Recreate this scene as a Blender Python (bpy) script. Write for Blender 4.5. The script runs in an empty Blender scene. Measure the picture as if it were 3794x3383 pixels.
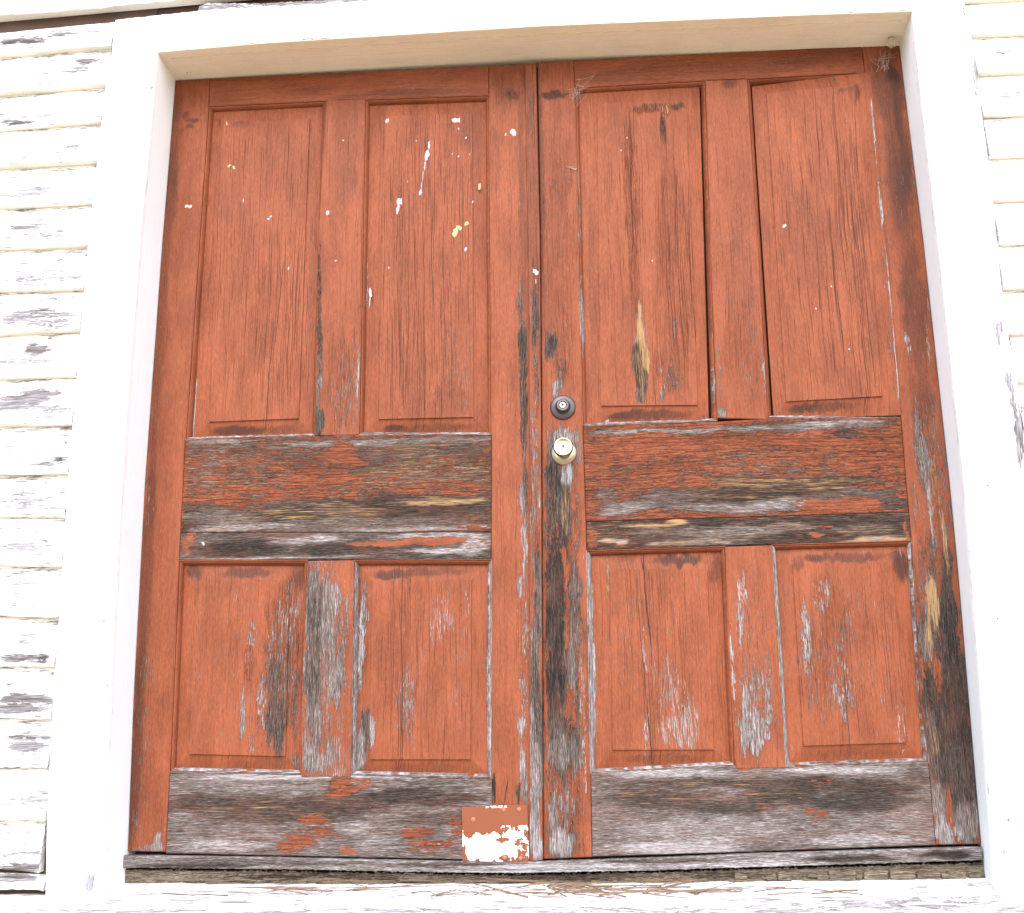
import bpy, math, random
import numpy as np
from mathutils import Matrix, Vector

S = bpy.context.scene
COL = S.collection
rnd = random.Random(7)

# ------------------------------------------------------------------ camera
cam_d = bpy.data.cameras.new('camera')
cam_d.sensor_fit = 'HORIZONTAL'
cam_d.sensor_width = 36.0
cam_d.lens = 42.33
cam_d.clip_start = 0.05
cam_d.clip_end = 500.0
cam = bpy.data.objects.new('camera', cam_d)
COL.objects.link(cam)
PITCH, ROLL, YAW = 0.249, 0.0126, 0.0631
cam.matrix_world = (Matrix.Translation((1.168, -3.07, 0.2024)) @ Matrix.Rotation(YAW, 4, 'Z')
                    @ Matrix.Rotation(PITCH, 4, 'X') @ Matrix.Rotation(ROLL, 4, 'Y')
                    @ Matrix.Rotation(math.pi / 2, 4, 'X'))
S.camera = cam

# ------------------------------------------------------------------ sky and sun (bright overcast)
SUN_EL, SUN_AZ = math.radians(40), math.radians(-18)     # azimuth measured from straight out of the wall
world = bpy.data.worlds.new('World')
S.world = world
world.use_nodes = True
wn = world.node_tree.nodes
sky = wn.new('ShaderNodeTexSky')
sky.sky_type = 'NISHITA'
sky.sun_disc = False
sky.sun_elevation = SUN_EL
sky.sun_rotation = math.pi + SUN_AZ
sky.air_density = 1.0
sky.dust_density = 1.5
sky.ozone_density = 1.0
wn['Background'].inputs['Strength'].default_value = 0.15
world.node_tree.links.new(sky.outputs['Color'], wn['Background'].inputs['Color'])
sun_d = bpy.data.lights.new('sun', 'SUN')
sun_d.energy = 1.25
sun_d.angle = math.radians(42)
sun_d.color = (1.0, 0.96, 0.90)
sun = bpy.data.objects.new('sun', sun_d)
COL.objects.link(sun)
sd = Vector((math.sin(SUN_AZ) * math.cos(SUN_EL), -math.cos(SUN_AZ) * math.cos(SUN_EL), math.sin(SUN_EL)))
sun.rotation_euler = sd.to_track_quat('Z', 'Y').to_euler()
S.view_settings.view_transform = 'Standard'
S.view_settings.look = 'None'
S.view_settings.gamma = 1.0
S.view_settings.exposure = 1.9
S.cycles.max_bounces = 6

# ------------------------------------------------------------------ node helpers
class NT:
    def __init__(self, name):
        self.m = bpy.data.materials.new(name)
        self.m.use_nodes = True
        self.t = self.m.node_tree
        self.bsdf = self.t.nodes['Principled BSDF']

    def set(self, sock, v):
        if isinstance(v, bpy.types.NodeSocket):
            self.t.links.new(v, sock)
        elif isinstance(v, (tuple, list)) and sock.type == 'RGBA' and len(v) == 3:
            sock.default_value = (*v, 1)
        else:
            sock.default_value = v

    def math(self, op, a, b=0.0, c=0.0, clamp=False):
        n = self.t.nodes.new('ShaderNodeMath')
        n.operation = op
        n.use_clamp = clamp
        for i, v in enumerate((a, b, c)):
            self.set(n.inputs[i], v)
        return n.outputs[0]

    def attr(self, name):
        n = self.t.nodes.new('ShaderNodeAttribute')
        n.attribute_name = name
        s = self.t.nodes.new('ShaderNodeSeparateXYZ')
        self.t.links.new(n.outputs['Vector'], s.inputs[0])
        return s.outputs

    def comb(self, x, y, z):
        n = self.t.nodes.new('ShaderNodeCombineXYZ')
        for i, v in enumerate((x, y, z)):
            self.set(n.inputs[i], v)
        return n.outputs[0]

    def noise(self, vec, detail=3.0, rough=0.55, scale=1.0):
        n = self.t.nodes.new('ShaderNodeTexNoise')
        self.set(n.inputs['Vector'], vec)
        n.inputs['Scale'].default_value = scale
        n.inputs['Detail'].default_value = detail
        n.inputs['Roughness'].default_value = rough
        return n.outputs['Fac']

    def step(self, v, lo, hi, a=0.0, b=1.0):
        n = self.t.nodes.new('ShaderNodeMapRange')
        n.interpolation_type = 'SMOOTHSTEP'
        for i, x in enumerate((v, lo, hi, a, b)):
            self.set(n.inputs[i], x)
        return n.outputs[0]

    def mix(self, f, a, b):
        n = self.t.nodes.new('ShaderNodeMix')
        n.data_type = 'RGBA'
        self.set(n.inputs[0], f)
        self.set(n.inputs[6], a)
        self.set(n.inputs[7], b)
        return n.outputs[2]

    def ramp(self, f, stops):
        n = self.t.nodes.new('ShaderNodeValToRGB')
        e = n.color_ramp.elements
        while len(e) < len(stops):
            e.new(0.5)
        for el, (p, c) in zip(e, stops):
            el.position = p
            el.color = (*c, 1)
        self.set(n.inputs[0], f)
        return n.outputs[0]


BARE_DOOR = [(0.0, (0.008, 0.006, 0.005)), (0.22, (0.024, 0.0175, 0.0145)), (0.45, (0.064, 0.049, 0.042)),
             (0.65, (0.120, 0.099, 0.091)), (0.82, (0.195, 0.176, 0.176)), (1.0, (0.34, 0.325, 0.34))]
BARE_SIDING = [(0.0, (0.012, 0.009, 0.008)), (0.3, (0.040, 0.032, 0.028)), (0.55, (0.10, 0.087, 0.084)),
               (0.75, (0.185, 0.172, 0.184)), (1.0, (0.31, 0.30, 0.33))]


def weathered(name, paint, bare, relief=1.0, tan=(0.36, 0.205, 0.085), dirt_shade=(0.034, 0.0135, 0.0095), rough=0.55, var=1.0, residue=0.0, stretch=1.0):
    """Old paint over grained wood.  Per-vertex fields: grain (along, across, seed),
    wa (paint loss, bare tone, fresh wood), wb (grime and painted edge shade, small flecks, cracks), wk (flaking)."""
    n = NT(name)
    A, B, Z = n.attr('grain')
    if stretch != 1.0:
        A = n.math('MULTIPLY', A, stretch)
    W, T, TAN = n.attr('wa')
    D, F, C = n.attr('wb')
    K = n.attr('wk')[0]
    zs = n.math('MULTIPLY', Z, 13.7)
    wob = n.noise(n.comb(n.math('MULTIPLY', A, 2.2), n.math('MULTIPLY', B, 9.0), zs), 2.0)
    B2 = n.math('MULTIPLY_ADD', n.math('SUBTRACT', wob, 0.5), 0.03, B)

    def st(a, b, det=3.0, ro=0.55, off=0.0):
        return n.noise(n.comb(n.math('MULTIPLY', A, a), n.math('MULTIPLY', B2, b), n.math('ADD', zs, off)), det, ro)
    fiber = st(22.0, 520.0, 4.0, 0.7)
    fine = st(70.0, 780.0, 2.0, 0.6, 3.1)
    chunk = st(70.0, 270.0, 3.0, 0.65, 7.7)
    patchy = st(19.0, 105.0, 3.0, 0.62, 21.3)
    stain = n.noise(n.comb(n.math('MULTIPLY', A, 4.5), n.math('MULTIPLY', B, 9.0), n.math('ADD', zs, 41.0)), 4.0, 0.6)
    coarse = st(5.0, 16.0, 3.0, 0.6, 1.3)
    grainl = st(3.5, 420.0, 3.0, 0.6, 31.0)
    streak = st(26.0, 560.0, 2.0, 0.5, 5.5)
    # --- where the paint has gone
    nn = n.math('ADD', n.math('MULTIPLY', chunk, 0.42), n.math('ADD', n.math('MULTIPLY', fiber, 0.34), n.math('MULTIPLY', patchy, 0.34)))
    loss = n.math('ADD', W, n.math('MULTIPLY', n.math('SUBTRACT', nn, 0.55), 3.4))
    bare1 = n.step(loss, 0.47, 0.53)
    fl = n.math('ADD', n.math('MULTIPLY', streak, 0.75), n.math('MULTIPLY', coarse, 0.25))
    bare2 = n.step(n.math('ADD', fl, n.math('MULTIPLY', F, 0.145)), 0.655, 0.685)
    mask = n.math('MAXIMUM', bare1, bare2)
    rim = n.math('MULTIPLY', n.step(loss, 0.40, 0.485), n.math('SUBTRACT', 1.0, mask))
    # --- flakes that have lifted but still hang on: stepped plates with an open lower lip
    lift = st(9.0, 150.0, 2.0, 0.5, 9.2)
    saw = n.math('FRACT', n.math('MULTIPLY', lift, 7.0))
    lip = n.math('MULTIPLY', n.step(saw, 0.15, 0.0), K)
    # --- open cracks along the grain
    ck = n.math('ADD', n.math('MULTIPLY', st(2.4, 470.0, 2.0, 0.5, 11.0), 0.8), n.math('MULTIPLY', coarse, 0.2))
    ck2 = st(7.0, 520.0, 1.0, 0.5, 17.0)
    crack = n.step(n.math('ADD', ck, n.math('MULTIPLY', C, 0.085)), 0.665, 0.72)
    crack = n.math('MULTIPLY', crack, n.step(C, 0.02, 0.3))
    crack_b = n.math('MULTIPLY', n.step(n.math('ADD', ck2, n.math('MULTIPLY', C, 0.08)), 0.69, 0.73), n.step(C, 0.0, 0.4, 0.25, 1.0))
    crack = n.math('MAXIMUM', crack, n.math('MULTIPLY', crack_b, 0.75))
    # --- colours
    tone = n.math('ADD', T, n.math('ADD', n.math('MULTIPLY', n.math('SUBTRACT', fiber, 0.5), 1.6),
                                   n.math('ADD', n.math('MULTIPLY', n.math('SUBTRACT', coarse, 0.5), 0.35),
                                          n.math('MULTIPLY', n.math('SUBTRACT', fine, 0.5), 1.1))))
    tone = n.math('MULTIPLY_ADD', n.math('MULTIPLY', bare2, n.math('SUBTRACT', 1.0, bare1)), 0.03, tone)
    bare_c = n.ramp(tone, bare)
    bare_c = n.mix(n.math('MULTIPLY', n.step(n.math('ADD', n.math('MULTIPLY', patchy, 0.5), n.math('MULTIPLY', coarse, 0.5)), 0.44, 0.66), residue), bare_c, tuple(p * 0.75 for p in paint))
    tanf = n.math('MULTIPLY', n.step(n.math('ADD', n.math('MULTIPLY', streak, 0.5), n.math('ADD', n.math('MULTIPLY', grainl, 0.5), n.math('MULTIPLY', TAN, 0.27))), 0.60, 0.80), n.step(TAN, 0.0, 0.25))
    bare_c = n.mix(tanf, bare_c, n.mix(fine, tuple(c * 0.6 for c in tan), tan))
    pv = n.step(n.math('ADD', n.math('MULTIPLY', coarse, 0.6), n.math('MULTIPLY', chunk, 0.4)), 0.30, 0.72)
    p0 = tuple(p * (1 - 0.36 * var) for p in paint)
    p1 = tuple(min(0.86, p * (1 + 0.22 * var)) for p in paint)
    pc = n.mix(pv, p0, p1)
    pc = n.mix(n.math('MULTIPLY', n.step(stain, 0.50, 0.74), 0.50 * var), pc, (paint[0] * 0.50, paint[1] * 0.52, paint[2] * 0.60))
    pc = n.mix(n.math('MULTIPLY', n.step(fine, 0.50, 0.30), 0.40 * var), pc, tuple(min(0.86, p * 1.45 + 0.006) for p in paint))
    pc = n.mix(n.math('MULTIPLY', n.step(fine, 0.50, 0.72), 0.34 * var), pc, tuple(p * 0.45 for p in paint))
    pc = n.mix(n.math('MULTIPLY', n.step(grainl, 0.50, 0.30), 0.42 * var), pc, tuple(p * 0.4 for p in paint))
    spot = n.noise(n.comb(n.math('MULTIPLY', A, 330.0), n.math('MULTIPLY', B, 330.0), zs), 2.0, 0.7)
    pc = n.mix(n.math('MULTIPLY', n.step(spot, 0.58, 0.74), 0.38 * var), pc, tuple(p * 0.35 for p in paint))
    dn = n.math('ADD', D, n.math('MULTIPLY', n.math('SUBTRACT', n.math('ADD', n.math('MULTIPLY', coarse, 0.5), n.math('ADD', n.math('MULTIPLY', fiber, 0.25), n.math('MULTIPLY', spot, 0.25))), 0.5), 2.0))
    df = n.math('MULTIPLY', n.step(dn, 0.02, 0.85), n.step(D, 0.0, 0.3))
    pc = n.mix(n.math('MULTIPLY', df, 0.85), pc, dirt_shade)
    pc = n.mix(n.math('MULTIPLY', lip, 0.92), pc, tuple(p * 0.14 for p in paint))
    pc = n.mix(n.math('MULTIPLY', rim, 0.18 * var), pc, tuple(min(0.86, p * 1.5 + 0.02) for p in paint))
    col = n.mix(mask, pc, bare_c)
    col = n.mix(n.math('MULTIPLY', crack, 0.72), col, (0.04, 0.015, 0.010))
    n.set(n.bsdf.inputs['Base Color'], col)
    n.set(n.bsdf.inputs['Roughness'], n.math('MULTIPLY_ADD', mask, 0.9 - rough, rough))
    n.set(n.bsdf.inputs['Specular IOR Level'], n.math('MULTIPLY_ADD', mask, 0.1, 0.14))
    # --- relief, in millimetres
    h = n.math('MULTIPLY', n.math('SUBTRACT', 1.0, mask), n.math('ADD', 0.55 * relief, n.math('MULTIPLY', rim, 0.5 * relief)))
    h = n.math('ADD', h, n.math('MULTIPLY', n.math('MULTIPLY', saw, K), n.math('MULTIPLY', n.math('SUBTRACT', 1.0, mask), 2.0 * relief)))
    h = n.math('ADD', h, n.math('MULTIPLY', fiber, n.math('MULTIPLY_ADD', mask, 1.0, 0.75)))
    h = n.math('ADD', h, n.math('MULTIPLY', fine, 0.45))
    h = n.math('SUBTRACT', h, n.math('MULTIPLY', crack, 1.2))
    b = n.t.nodes.new('ShaderNodeBump')
    b.inputs['Strength'].default_value = 1.0
    b.inputs['Distance'].default_value = 0.001
    n.set(b.inputs['Height'], h)
    n.t.links.new(b.outputs[0], n.bsdf.inputs['Normal'])
    return n.m


def plain(name, col, rough=0.6, metal=0.0, amp=0.15, scale=60.0, bump=0.0):
    n = NT(name)
    tc = n.t.nodes.new('ShaderNodeTexCoord').outputs['Object']
    f = n.noise(tc, 4.0, 0.6, scale)
    n.set(n.bsdf.inputs['Base Color'], n.mix(f, tuple(c * (1 - amp) for c in col), tuple(min(1, c * (1 + amp)) for c in col)))
    n.set(n.bsdf.inputs['Roughness'], n.math('MULTIPLY_ADD', f, 0.2, rough - 0.1))
    n.bsdf.inputs['Metallic'].default_value = metal
    if bump:
        b = n.t.nodes.new('ShaderNodeBump')
        b.inputs['Distance'].default_value = bump
        n.set(b.inputs['Height'], f)
        n.t.links.new(b.outputs[0], n.bsdf.inputs['Normal'])
    return n.m


RED = (0.208, 0.0570, 0.0245)
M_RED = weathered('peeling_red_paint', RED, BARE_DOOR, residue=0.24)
M_WHITE = weathered('peeling_white_paint', (0.82, 0.82, 0.81), BARE_SIDING, relief=1.3, tan=(0.4, 0.28, 0.14), dirt_shade=(0.2, 0.13, 0.07), rough=0.5, var=0.12, stretch=0.5)
M_JAMB = weathered('smooth_white_skylight_tint', (0.83, 0.86, 0.87), BARE_SIDING, relief=0.5, rough=0.5, var=0.08)  # cool skylight on the jambs is put into this paint colour
M_CREAM = weathered('cream_paint_bounce_tint', (0.86, 0.75, 0.585), BARE_SIDING, relief=0.8, tan=(0.4, 0.28, 0.14), dirt_shade=(0.25, 0.16, 0.09), rough=0.55, var=0.25)  # soffit colour includes the warm light bounced up from the ground
M_UNDER = weathered('bounce_tinted_board_edge', (0.83, 0.775, 0.68), BARE_SIDING, relief=0.8, rough=0.55, var=0.25)  # clapboard undersides, tinted with warm ground bounce
M_GREY = weathered('weathered_bare_wood', (0.30, 0.27, 0.25), BARE_DOOR, relief=1.0)
M_ROT = weathered('rotten_wood', (0.12, 0.09, 0.06), [(0.0, (0.012, 0.008, 0.006)), (0.3, (0.045, 0.032, 0.023)), (0.55, (0.13, 0.10, 0.07)), (0.8, (0.24, 0.20, 0.15)), (1.0, (0.38, 0.34, 0.29))], relief=1.5)
M_DROP = plain('chalky_droppings', (0.33, 0.31, 0.34), 0.8, amp=0.2, scale=300)
M_MUD = plain('dried_mud', (0.36, 0.28, 0.17), 0.9, amp=0.45, scale=400)
M_RUST = plain('rusted_nail', (0.22, 0.09, 0.04), 0.8, amp=0.4, scale=500)
M_WEB = plain('cobweb_silk', (0.35, 0.32, 0.30), 0.7, amp=0.1)
M_NEEDLE = plain('dry_pine_needle', (0.14, 0.078, 0.036), 0.55, amp=0.5, scale=25)
M_TWIG = plain('grey_twig', (0.26, 0.23, 0.21), 0.8, amp=0.3)
M_NEST = plain('wasp_paper', (0.42, 0.34, 0.23), 0.85, amp=0.4, scale=180, bump=0.001)
M_SPLIT = plain('open_split', (0.022, 0.009, 0.006), 0.9, amp=0.5, scale=200)
M_DARKIN = plain('dark_board', (0.05, 0.026, 0.016), 0.9, amp=0.4, scale=20)
M_STONE = plain('foundation_stone', (0.24, 0.22, 0.2), 0.9, amp=0.3, scale=8, bump=0.01)
M_BRONZE = plain('tarnished_bronze', (0.085, 0.072, 0.075), 0.42, metal=0.75, amp=0.35, scale=120)
M_STEEL = plain('worn_steel', (0.32, 0.32, 0.315), 0.28, metal=1.0, amp=0.08, scale=200)
M_KEYHOLE = plain('keyhole_black', (0.012, 0.011, 0.01), 0.7)


def brass():
    n = NT('satin_brass')
    tc = n.t.nodes.new('ShaderNodeTexCoord').outputs['Object']
    f = n.noise(tc, 3.0, 0.6, 90.0)
    n.set(n.bsdf.inputs['Base Color'], n.mix(f, (0.40, 0.33, 0.22), (0.46, 0.40, 0.31)))
    n.bsdf.inputs['Metallic'].default_value = 1.0
    n.set(n.bsdf.inputs['Roughness'], n.math('MULTIPLY_ADD', f, 0.12, 0.24))
    n.bsdf.inputs['Anisotropic'].default_value = 0.75
    tg = n.t.nodes.new('ShaderNodeTangent')
    tg.direction_type = 'RADIAL'
    tg.axis = 'Y'
    n.t.links.new(tg.outputs[0], n.bsdf.inputs['Tangent'])
    return n.m


M_BRASS = brass()


def patch_paint():
    """sheet-metal patch: red-brown top coat flaked off white primer towards the bottom right"""
    n = NT('flaked_metal_patch')
    A, B, Z = n.attr('grain')
    v = n.comb(A, B, 0.0)
    a = n.noise(v, 4.0, 0.62, 42.0)
    b2 = n.noise(v, 3.0, 0.6, 160.0)
    W = n.attr('wa')[0]
    f = n.math('ADD', W, n.math('ADD', n.math('MULTIPLY', n.math('SUBTRACT', a, 0.5), 1.0), n.math('MULTIPLY', n.math('SUBTRACT', b2, 0.5), 0.7)))
    m = n.step(f, 0.49, 0.53)
    red = n.mix(n.noise(v, 2.0, 0.5, 12.0), (0.155, 0.045, 0.0195), (0.175, 0.053, 0.024))
    n.set(n.bsdf.inputs['Base Color'], n.mix(m, red, n.mix(b2, (0.74, 0.70, 0.66), (0.83, 0.81, 0.79))))
    n.bsdf.inputs['Roughness'].default_value = 0.5
    n.bsdf.inputs['Specular IOR Level'].default_value = 0.2
    b = n.t.nodes.new('ShaderNodeBump')
    b.inputs['Distance'].default_value = 0.0004
    n.set(b.inputs['Height'], n.math('SUBTRACT', 1.0, m))
    n.t.links.new(b.outputs[0], n.bsdf.inputs['Normal'])
    return n.m


M_PATCH = patch_paint()

# ------------------------------------------------------------------ wear survey, d also paints shade near the frame: (x, z, half width, half height, settings)
WEAR_SHADE = {
    'LSL': [  # d down the left edge paints grime plus shade beside the jamb
        (-0.020, 1.313, 0.085, 0.872, {'d': 0.12}),
        (0.011, 1.873, 0.021, 0.325, {'d': 0.45}),
        (0.006, 1.312, 0.017, 0.391, {'d': 0.4}),
        (0.009, 0.687, 0.019, 0.454, {'d': 0.45}),
        (0.012, 0.239, 0.016, 0.278, {'d': 0.6}),
        (0.039, 2.035, 0.012, 0.015, {'d': 0.5}),
        (0.061, 2.015, 0.021, 0.008, {'d': 0.55}),
        (0.030, 1.987, 0.007, 0.023, {'d': 0.45}),
        (0.053, 1.996, 0.013, 0.008, {'d': 0.5}),
        (0.026, 0.239, 0.021, 0.330, {'f': 0.75}),
        (0.021, 0.069, 0.018, 0.072, {'f': 0.95}),
        (0.081, 0.018, 0.018, 0.031, {'w': 0.8, 't': 0.75}),
        (0.050, 0.006, 0.028, 0.012, {'w': 0.55, 't': 0.7}),
        (0.083, 0.300, 0.013, 0.254, {'f': 0.25}),
        (0.098, 1.024, 0.008, 0.084, {'d': 0.3})],
    'LT': [  # d along the top paints grime plus shade under the header
        (0.522, 2.112, 0.436, 0.036, {'d': 0.15}),
        (0.669, 2.067, 0.246, 0.019, {'d': 0.38}),
        (0.315, 2.148, 0.295, 0.023, {'d': 0.3}),
        (0.958, 2.113, 0.058, 0.049, {'d': 0.15})],
    'LU': [
        (0.438, 1.964, 0.017, 0.145, {'d': 0.35}),
        (0.508, 1.976, 0.044, 0.327, {'d': 0.3}),
        (0.446, 1.502, 0.008, 0.166, {'w': 0.5, 't': 0.2}),
        (0.450, 1.311, 0.010, 0.161, {'w': 0.7, 't': 0.25}),
        (0.454, 1.210, 0.011, 0.086, {'w': 0.55, 't': 0.5}),
        (0.457, 1.104, 0.016, 0.054, {'w': 1.0, 't': 0.3}),
        (0.514, 1.208, 0.049, 0.159, {'f': 0.75, 'c': 0.5, 'k': 0.4, 'd': 0.2}),
        (0.530, 1.095, 0.035, 0.042, {'f': 0.6, 'd': 0.2}),
        (0.560, 1.206, 0.004, 0.129, {'w': 0.7, 't': 0.8})],
    'PA': [
        (0.279, 1.568, 0.198, 0.469, {'c': 0.45}),
        (0.321, 1.388, 0.098, 0.331, {'c': 0.85}),
        (0.212, 1.801, 0.101, 0.206, {'d': 0.18}),
        (0.324, 1.906, 0.073, 0.144, {'d': 0.22}),
        (0.230, 1.083, 0.085, 0.015, {'d': 0.8}),
        (0.353, 1.079, 0.055, 0.014, {'d': 0.4}),
        (0.137, 2.014, 0.006, 0.019, {'d': 0.5}),
        (0.210, 1.999, 0.032, 0.016, {'d': 0.35, 'w': 0.15}),
        (0.423, 1.503, 0.014, 0.495, {'d': 0.25}),
        (0.348, 1.214, 0.083, 0.086, {'c': 0.9}),
        (0.107, 1.164, 0.004, 0.115, {'w': 0.9, 't': 0.9})],
    'PB': [
        (0.744, 1.549, 0.153, 0.511, {'c': 0.75}),
        (0.745, 1.286, 0.109, 0.189, {'c': 1.0}),
        (0.834, 1.254, 0.046, 0.159, {'f': 0.55, 'd': 0.2}),
        (0.814, 1.142, 0.067, 0.056, {'f': 0.35, 'd': 0.35}),
        (0.747, 1.073, 0.141, 0.014, {'d': 0.55}),
        (0.652, 1.077, 0.027, 0.011, {'d': 0.8}),
        (0.871, 1.958, 0.043, 0.096, {'d': 0.3}),
        (0.673, 1.612, 0.056, 0.246, {'d': 0.2}),
        (0.574, 1.496, 0.006, 0.090, {'w': 0.8, 't': 0.95})],
    'mPEL': [
        (1.166, 1.681, 0.011, 0.168, {'w': 0.5, 't': 0.6, 'a': 0.5}),
        (1.166, 1.371, 0.011, 0.131, {'w': 0.75, 't': 0.74})],
    'mPER': [
        (1.514, 1.175, 0.012, 0.084, {'w': 0.5, 't': 0.65})],
    'LSR': [
        (0.996, 0.536, 0.018, 0.530, {'w': 0.22, 'f': 0.6, 't': 0.65}),
        (0.969, 2.065, 0.049, 0.064, {'d': 0.35}),
        (0.986, 2.051, 0.029, 0.019, {'d': 0.6, 'w': 0.4, 't': 0.2}),
        (1.010, 1.688, 0.011, 0.438, {'d': 0.4}),
        (1.001, 1.421, 0.014, 0.088, {'w': 0.55, 't': 0.4}),
        (1.007, 1.277, 0.014, 0.086, {'w': 0.95, 't': 0.25, 'a': 0.25}),
        (1.007, 1.135, 0.012, 0.184, {'w': 0.85, 't': 0.22, 'a': 0.3}),
        (1.008, 0.916, 0.009, 0.095, {'w': 0.7, 't': 0.4}),
        (0.996, 0.876, 0.010, 0.046, {'w': 0.55, 't': 0.72}),
        (1.006, 0.743, 0.009, 0.119, {'w': 0.68, 't': 0.72}),
        (0.990, 0.645, 0.009, 0.032, {'w': 0.7, 't': 0.75}),
        (1.004, 0.536, 0.008, 0.090, {'w': 0.5, 't': 0.7}),
        (0.994, 0.386, 0.010, 0.062, {'w': 0.5, 't': 0.65}),
        (0.988, 0.300, 0.011, 0.031, {'w': 0.75, 't': 0.75}),
        (0.991, 0.202, 0.014, 0.067, {'w': 0.72, 't': 0.68}),
        (0.993, 0.137, 0.012, 0.042, {'w': 0.85, 't': 0.6}),
        (0.961, 1.095, 0.027, 0.284, {'f': 0.15}),
        (0.920, 0.131, 0.005, 0.048, {'w': 0.9, 't': 0.1}),
        (0.978, 0.131, 0.007, 0.036, {'w': 0.7, 't': 0.3}),
        (0.960, 0.999, 0.040, 0.876, {'f': 0.2})],
    'LM': [
        (0.511, 1.034, 0.430, 0.010, {'w': 0.85, 't': 0.6}),
        (0.190, 1.049, 0.096, 0.008, {'w': 0.9, 't': 0.66}),
        (0.747, 1.032, 0.174, 0.012, {'w': 0.85, 't': 0.55}),
        (0.166, 0.980, 0.082, 0.070, {'w': 0.5, 't': 0.45, 'a': 0.25, 'k': 0.9}),
        (0.301, 1.018, 0.095, 0.028, {'w': 0.6, 't': 0.25, 'a': 0.3, 'k': 0.8}),
        (0.512, 1.005, 0.051, 0.047, {'w': 0.22, 'k': 0.8}),
        (0.747, 1.005, 0.173, 0.030, {'w': 0.7, 't': 0.3, 'a': 0.35, 'k': 0.7}),
        (0.707, 0.958, 0.147, 0.038, {'w': 0.62, 't': 0.3, 'a': 0.5, 'k': 0.9}),
        (0.303, 0.949, 0.149, 0.055, {'w': 0.5, 't': 0.3, 'a': 0.4, 'k': 1.0}),
        (0.466, 0.938, 0.108, 0.033, {'w': 0.3, 'k': 1.0}),
        (0.840, 0.934, 0.079, 0.041, {'w': 0.58, 't': 0.3, 'a': 0.5, 'k': 1.0}),
        (0.238, 0.896, 0.108, 0.036, {'w': 0.35, 't': 0.3, 'a': 0.3, 'k': 1.0}),
        (0.413, 0.898, 0.174, 0.022, {'w': 0.4, 't': 0.3, 'a': 0.4, 'k': 1.0}),
        (0.787, 0.902, 0.126, 0.022, {'w': 0.34, 'a': 0.4, 'k': 1.0}),
        (0.614, 0.916, 0.120, 0.019, {'w': 0.5, 'a': 0.5, 'k': 1.0}),
        (0.682, 0.850, 0.264, 0.043, {'w': 0.97, 't': 0.13, 'a': 0.15}),
        (0.468, 0.849, 0.160, 0.035, {'w': 0.95, 't': 0.25, 'a': 0.45}),
        (0.187, 0.836, 0.108, 0.035, {'w': 0.9, 't': 0.45, 'a': 0.3}),
        (0.523, 0.814, 0.383, 0.019, {'w': 1.0, 't': 0.45}),
        (0.255, 0.814, 0.161, 0.011, {'w': 0.75, 't': 0.7}),
        (0.682, 0.796, 0.237, 0.008, {'w': 0.97, 't': 0.7}),
        (0.774, 0.868, 0.145, 0.013, {'w': 0.85, 't': 0.4, 'a': 0.75}),
        (0.534, 0.888, 0.035, 0.011, {'w': 0.3}),
        (0.094, 0.941, 0.011, 0.125, {'w': 0.3, 'k': 0.8}),
        (0.853, 0.799, 0.052, 0.008, {'w': 0.4, 't': 0.7})],
    'LN': [
        (0.176, 0.783, 0.094, 0.019, {'w': 0.85, 't': 0.4}),
        (0.112, 0.771, 0.019, 0.035, {'w': 0.3}),
        (0.258, 0.754, 0.147, 0.024, {'w': 1.0, 't': 0.12}),
        (0.444, 0.776, 0.120, 0.013, {'w': 0.95, 't': 0.75}),
        (0.551, 0.747, 0.158, 0.016, {'w': 0.97, 't': 0.2}),
        (0.748, 0.778, 0.157, 0.011, {'w': 0.75, 't': 0.75}),
        (0.722, 0.763, 0.170, 0.012, {'w': 0.15}),
        (0.873, 0.753, 0.042, 0.029, {'w': 0.6, 't': 0.78}),
        (0.683, 0.733, 0.222, 0.011, {'w': 0.95, 't': 0.3}),
        (0.365, 0.729, 0.278, 0.004, {'w': 0.97, 't': 0.75}),
        (0.801, 0.737, 0.091, 0.009, {'w': 0.95, 't': 0.85})],
    'PC': [
        (0.196, 0.656, 0.080, 0.040, {'d': 0.25}),
        (0.133, 0.694, 0.027, 0.024, {'d': 0.7}),
        (0.274, 0.694, 0.093, 0.016, {'d': 0.6}),
        (0.407, 0.678, 0.024, 0.040, {'d': 0.5}),
        (0.258, 0.461, 0.065, 0.234, {'f': 0.35, 'c': 0.3}),
        (0.145, 0.488, 0.021, 0.182, {'f': 0.55}),
        (0.374, 0.497, 0.052, 0.182, {'w': 0.4, 't': 0.55, 'f': 0.8, 'k': 0.9, 'c': 0.6}),
        (0.390, 0.587, 0.034, 0.078, {'w': 0.35, 'f': 0.8, 't': 0.7}),
        (0.364, 0.408, 0.034, 0.076, {'w': 0.55, 't': 0.38, 'k': 0.8}),
        (0.365, 0.302, 0.039, 0.087, {'w': 0.74, 't': 0.32, 'k': 0.6}),
        (0.412, 0.320, 0.013, 0.113, {'w': 0.55, 't': 0.4, 'k': 0.8}),
        (0.327, 0.359, 0.016, 0.076, {'w': 0.5, 't': 0.7, 'k': 0.8}),
        (0.280, 0.310, 0.009, 0.075, {'w': 0.66, 't': 0.66}),
        (0.305, 0.272, 0.010, 0.037, {'w': 0.5, 't': 0.62}),
        (0.295, 0.511, 0.016, 0.064, {'w': 0.6, 't': 0.7}),
        (0.291, 0.448, 0.018, 0.077, {'k': 1.0, 'w': 0.25}),
        (0.422, 0.209, 0.015, 0.024, {'w': 0.7, 't': 0.5}),
        (0.333, 0.208, 0.115, 0.015, {'d': 0.3}),
        (0.380, 0.497, 0.047, 0.195, {'k': 0.9})],
    'LW': [
        (0.499, 0.438, 0.078, 0.297, {'w': 0.5, 't': 0.55}),
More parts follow.
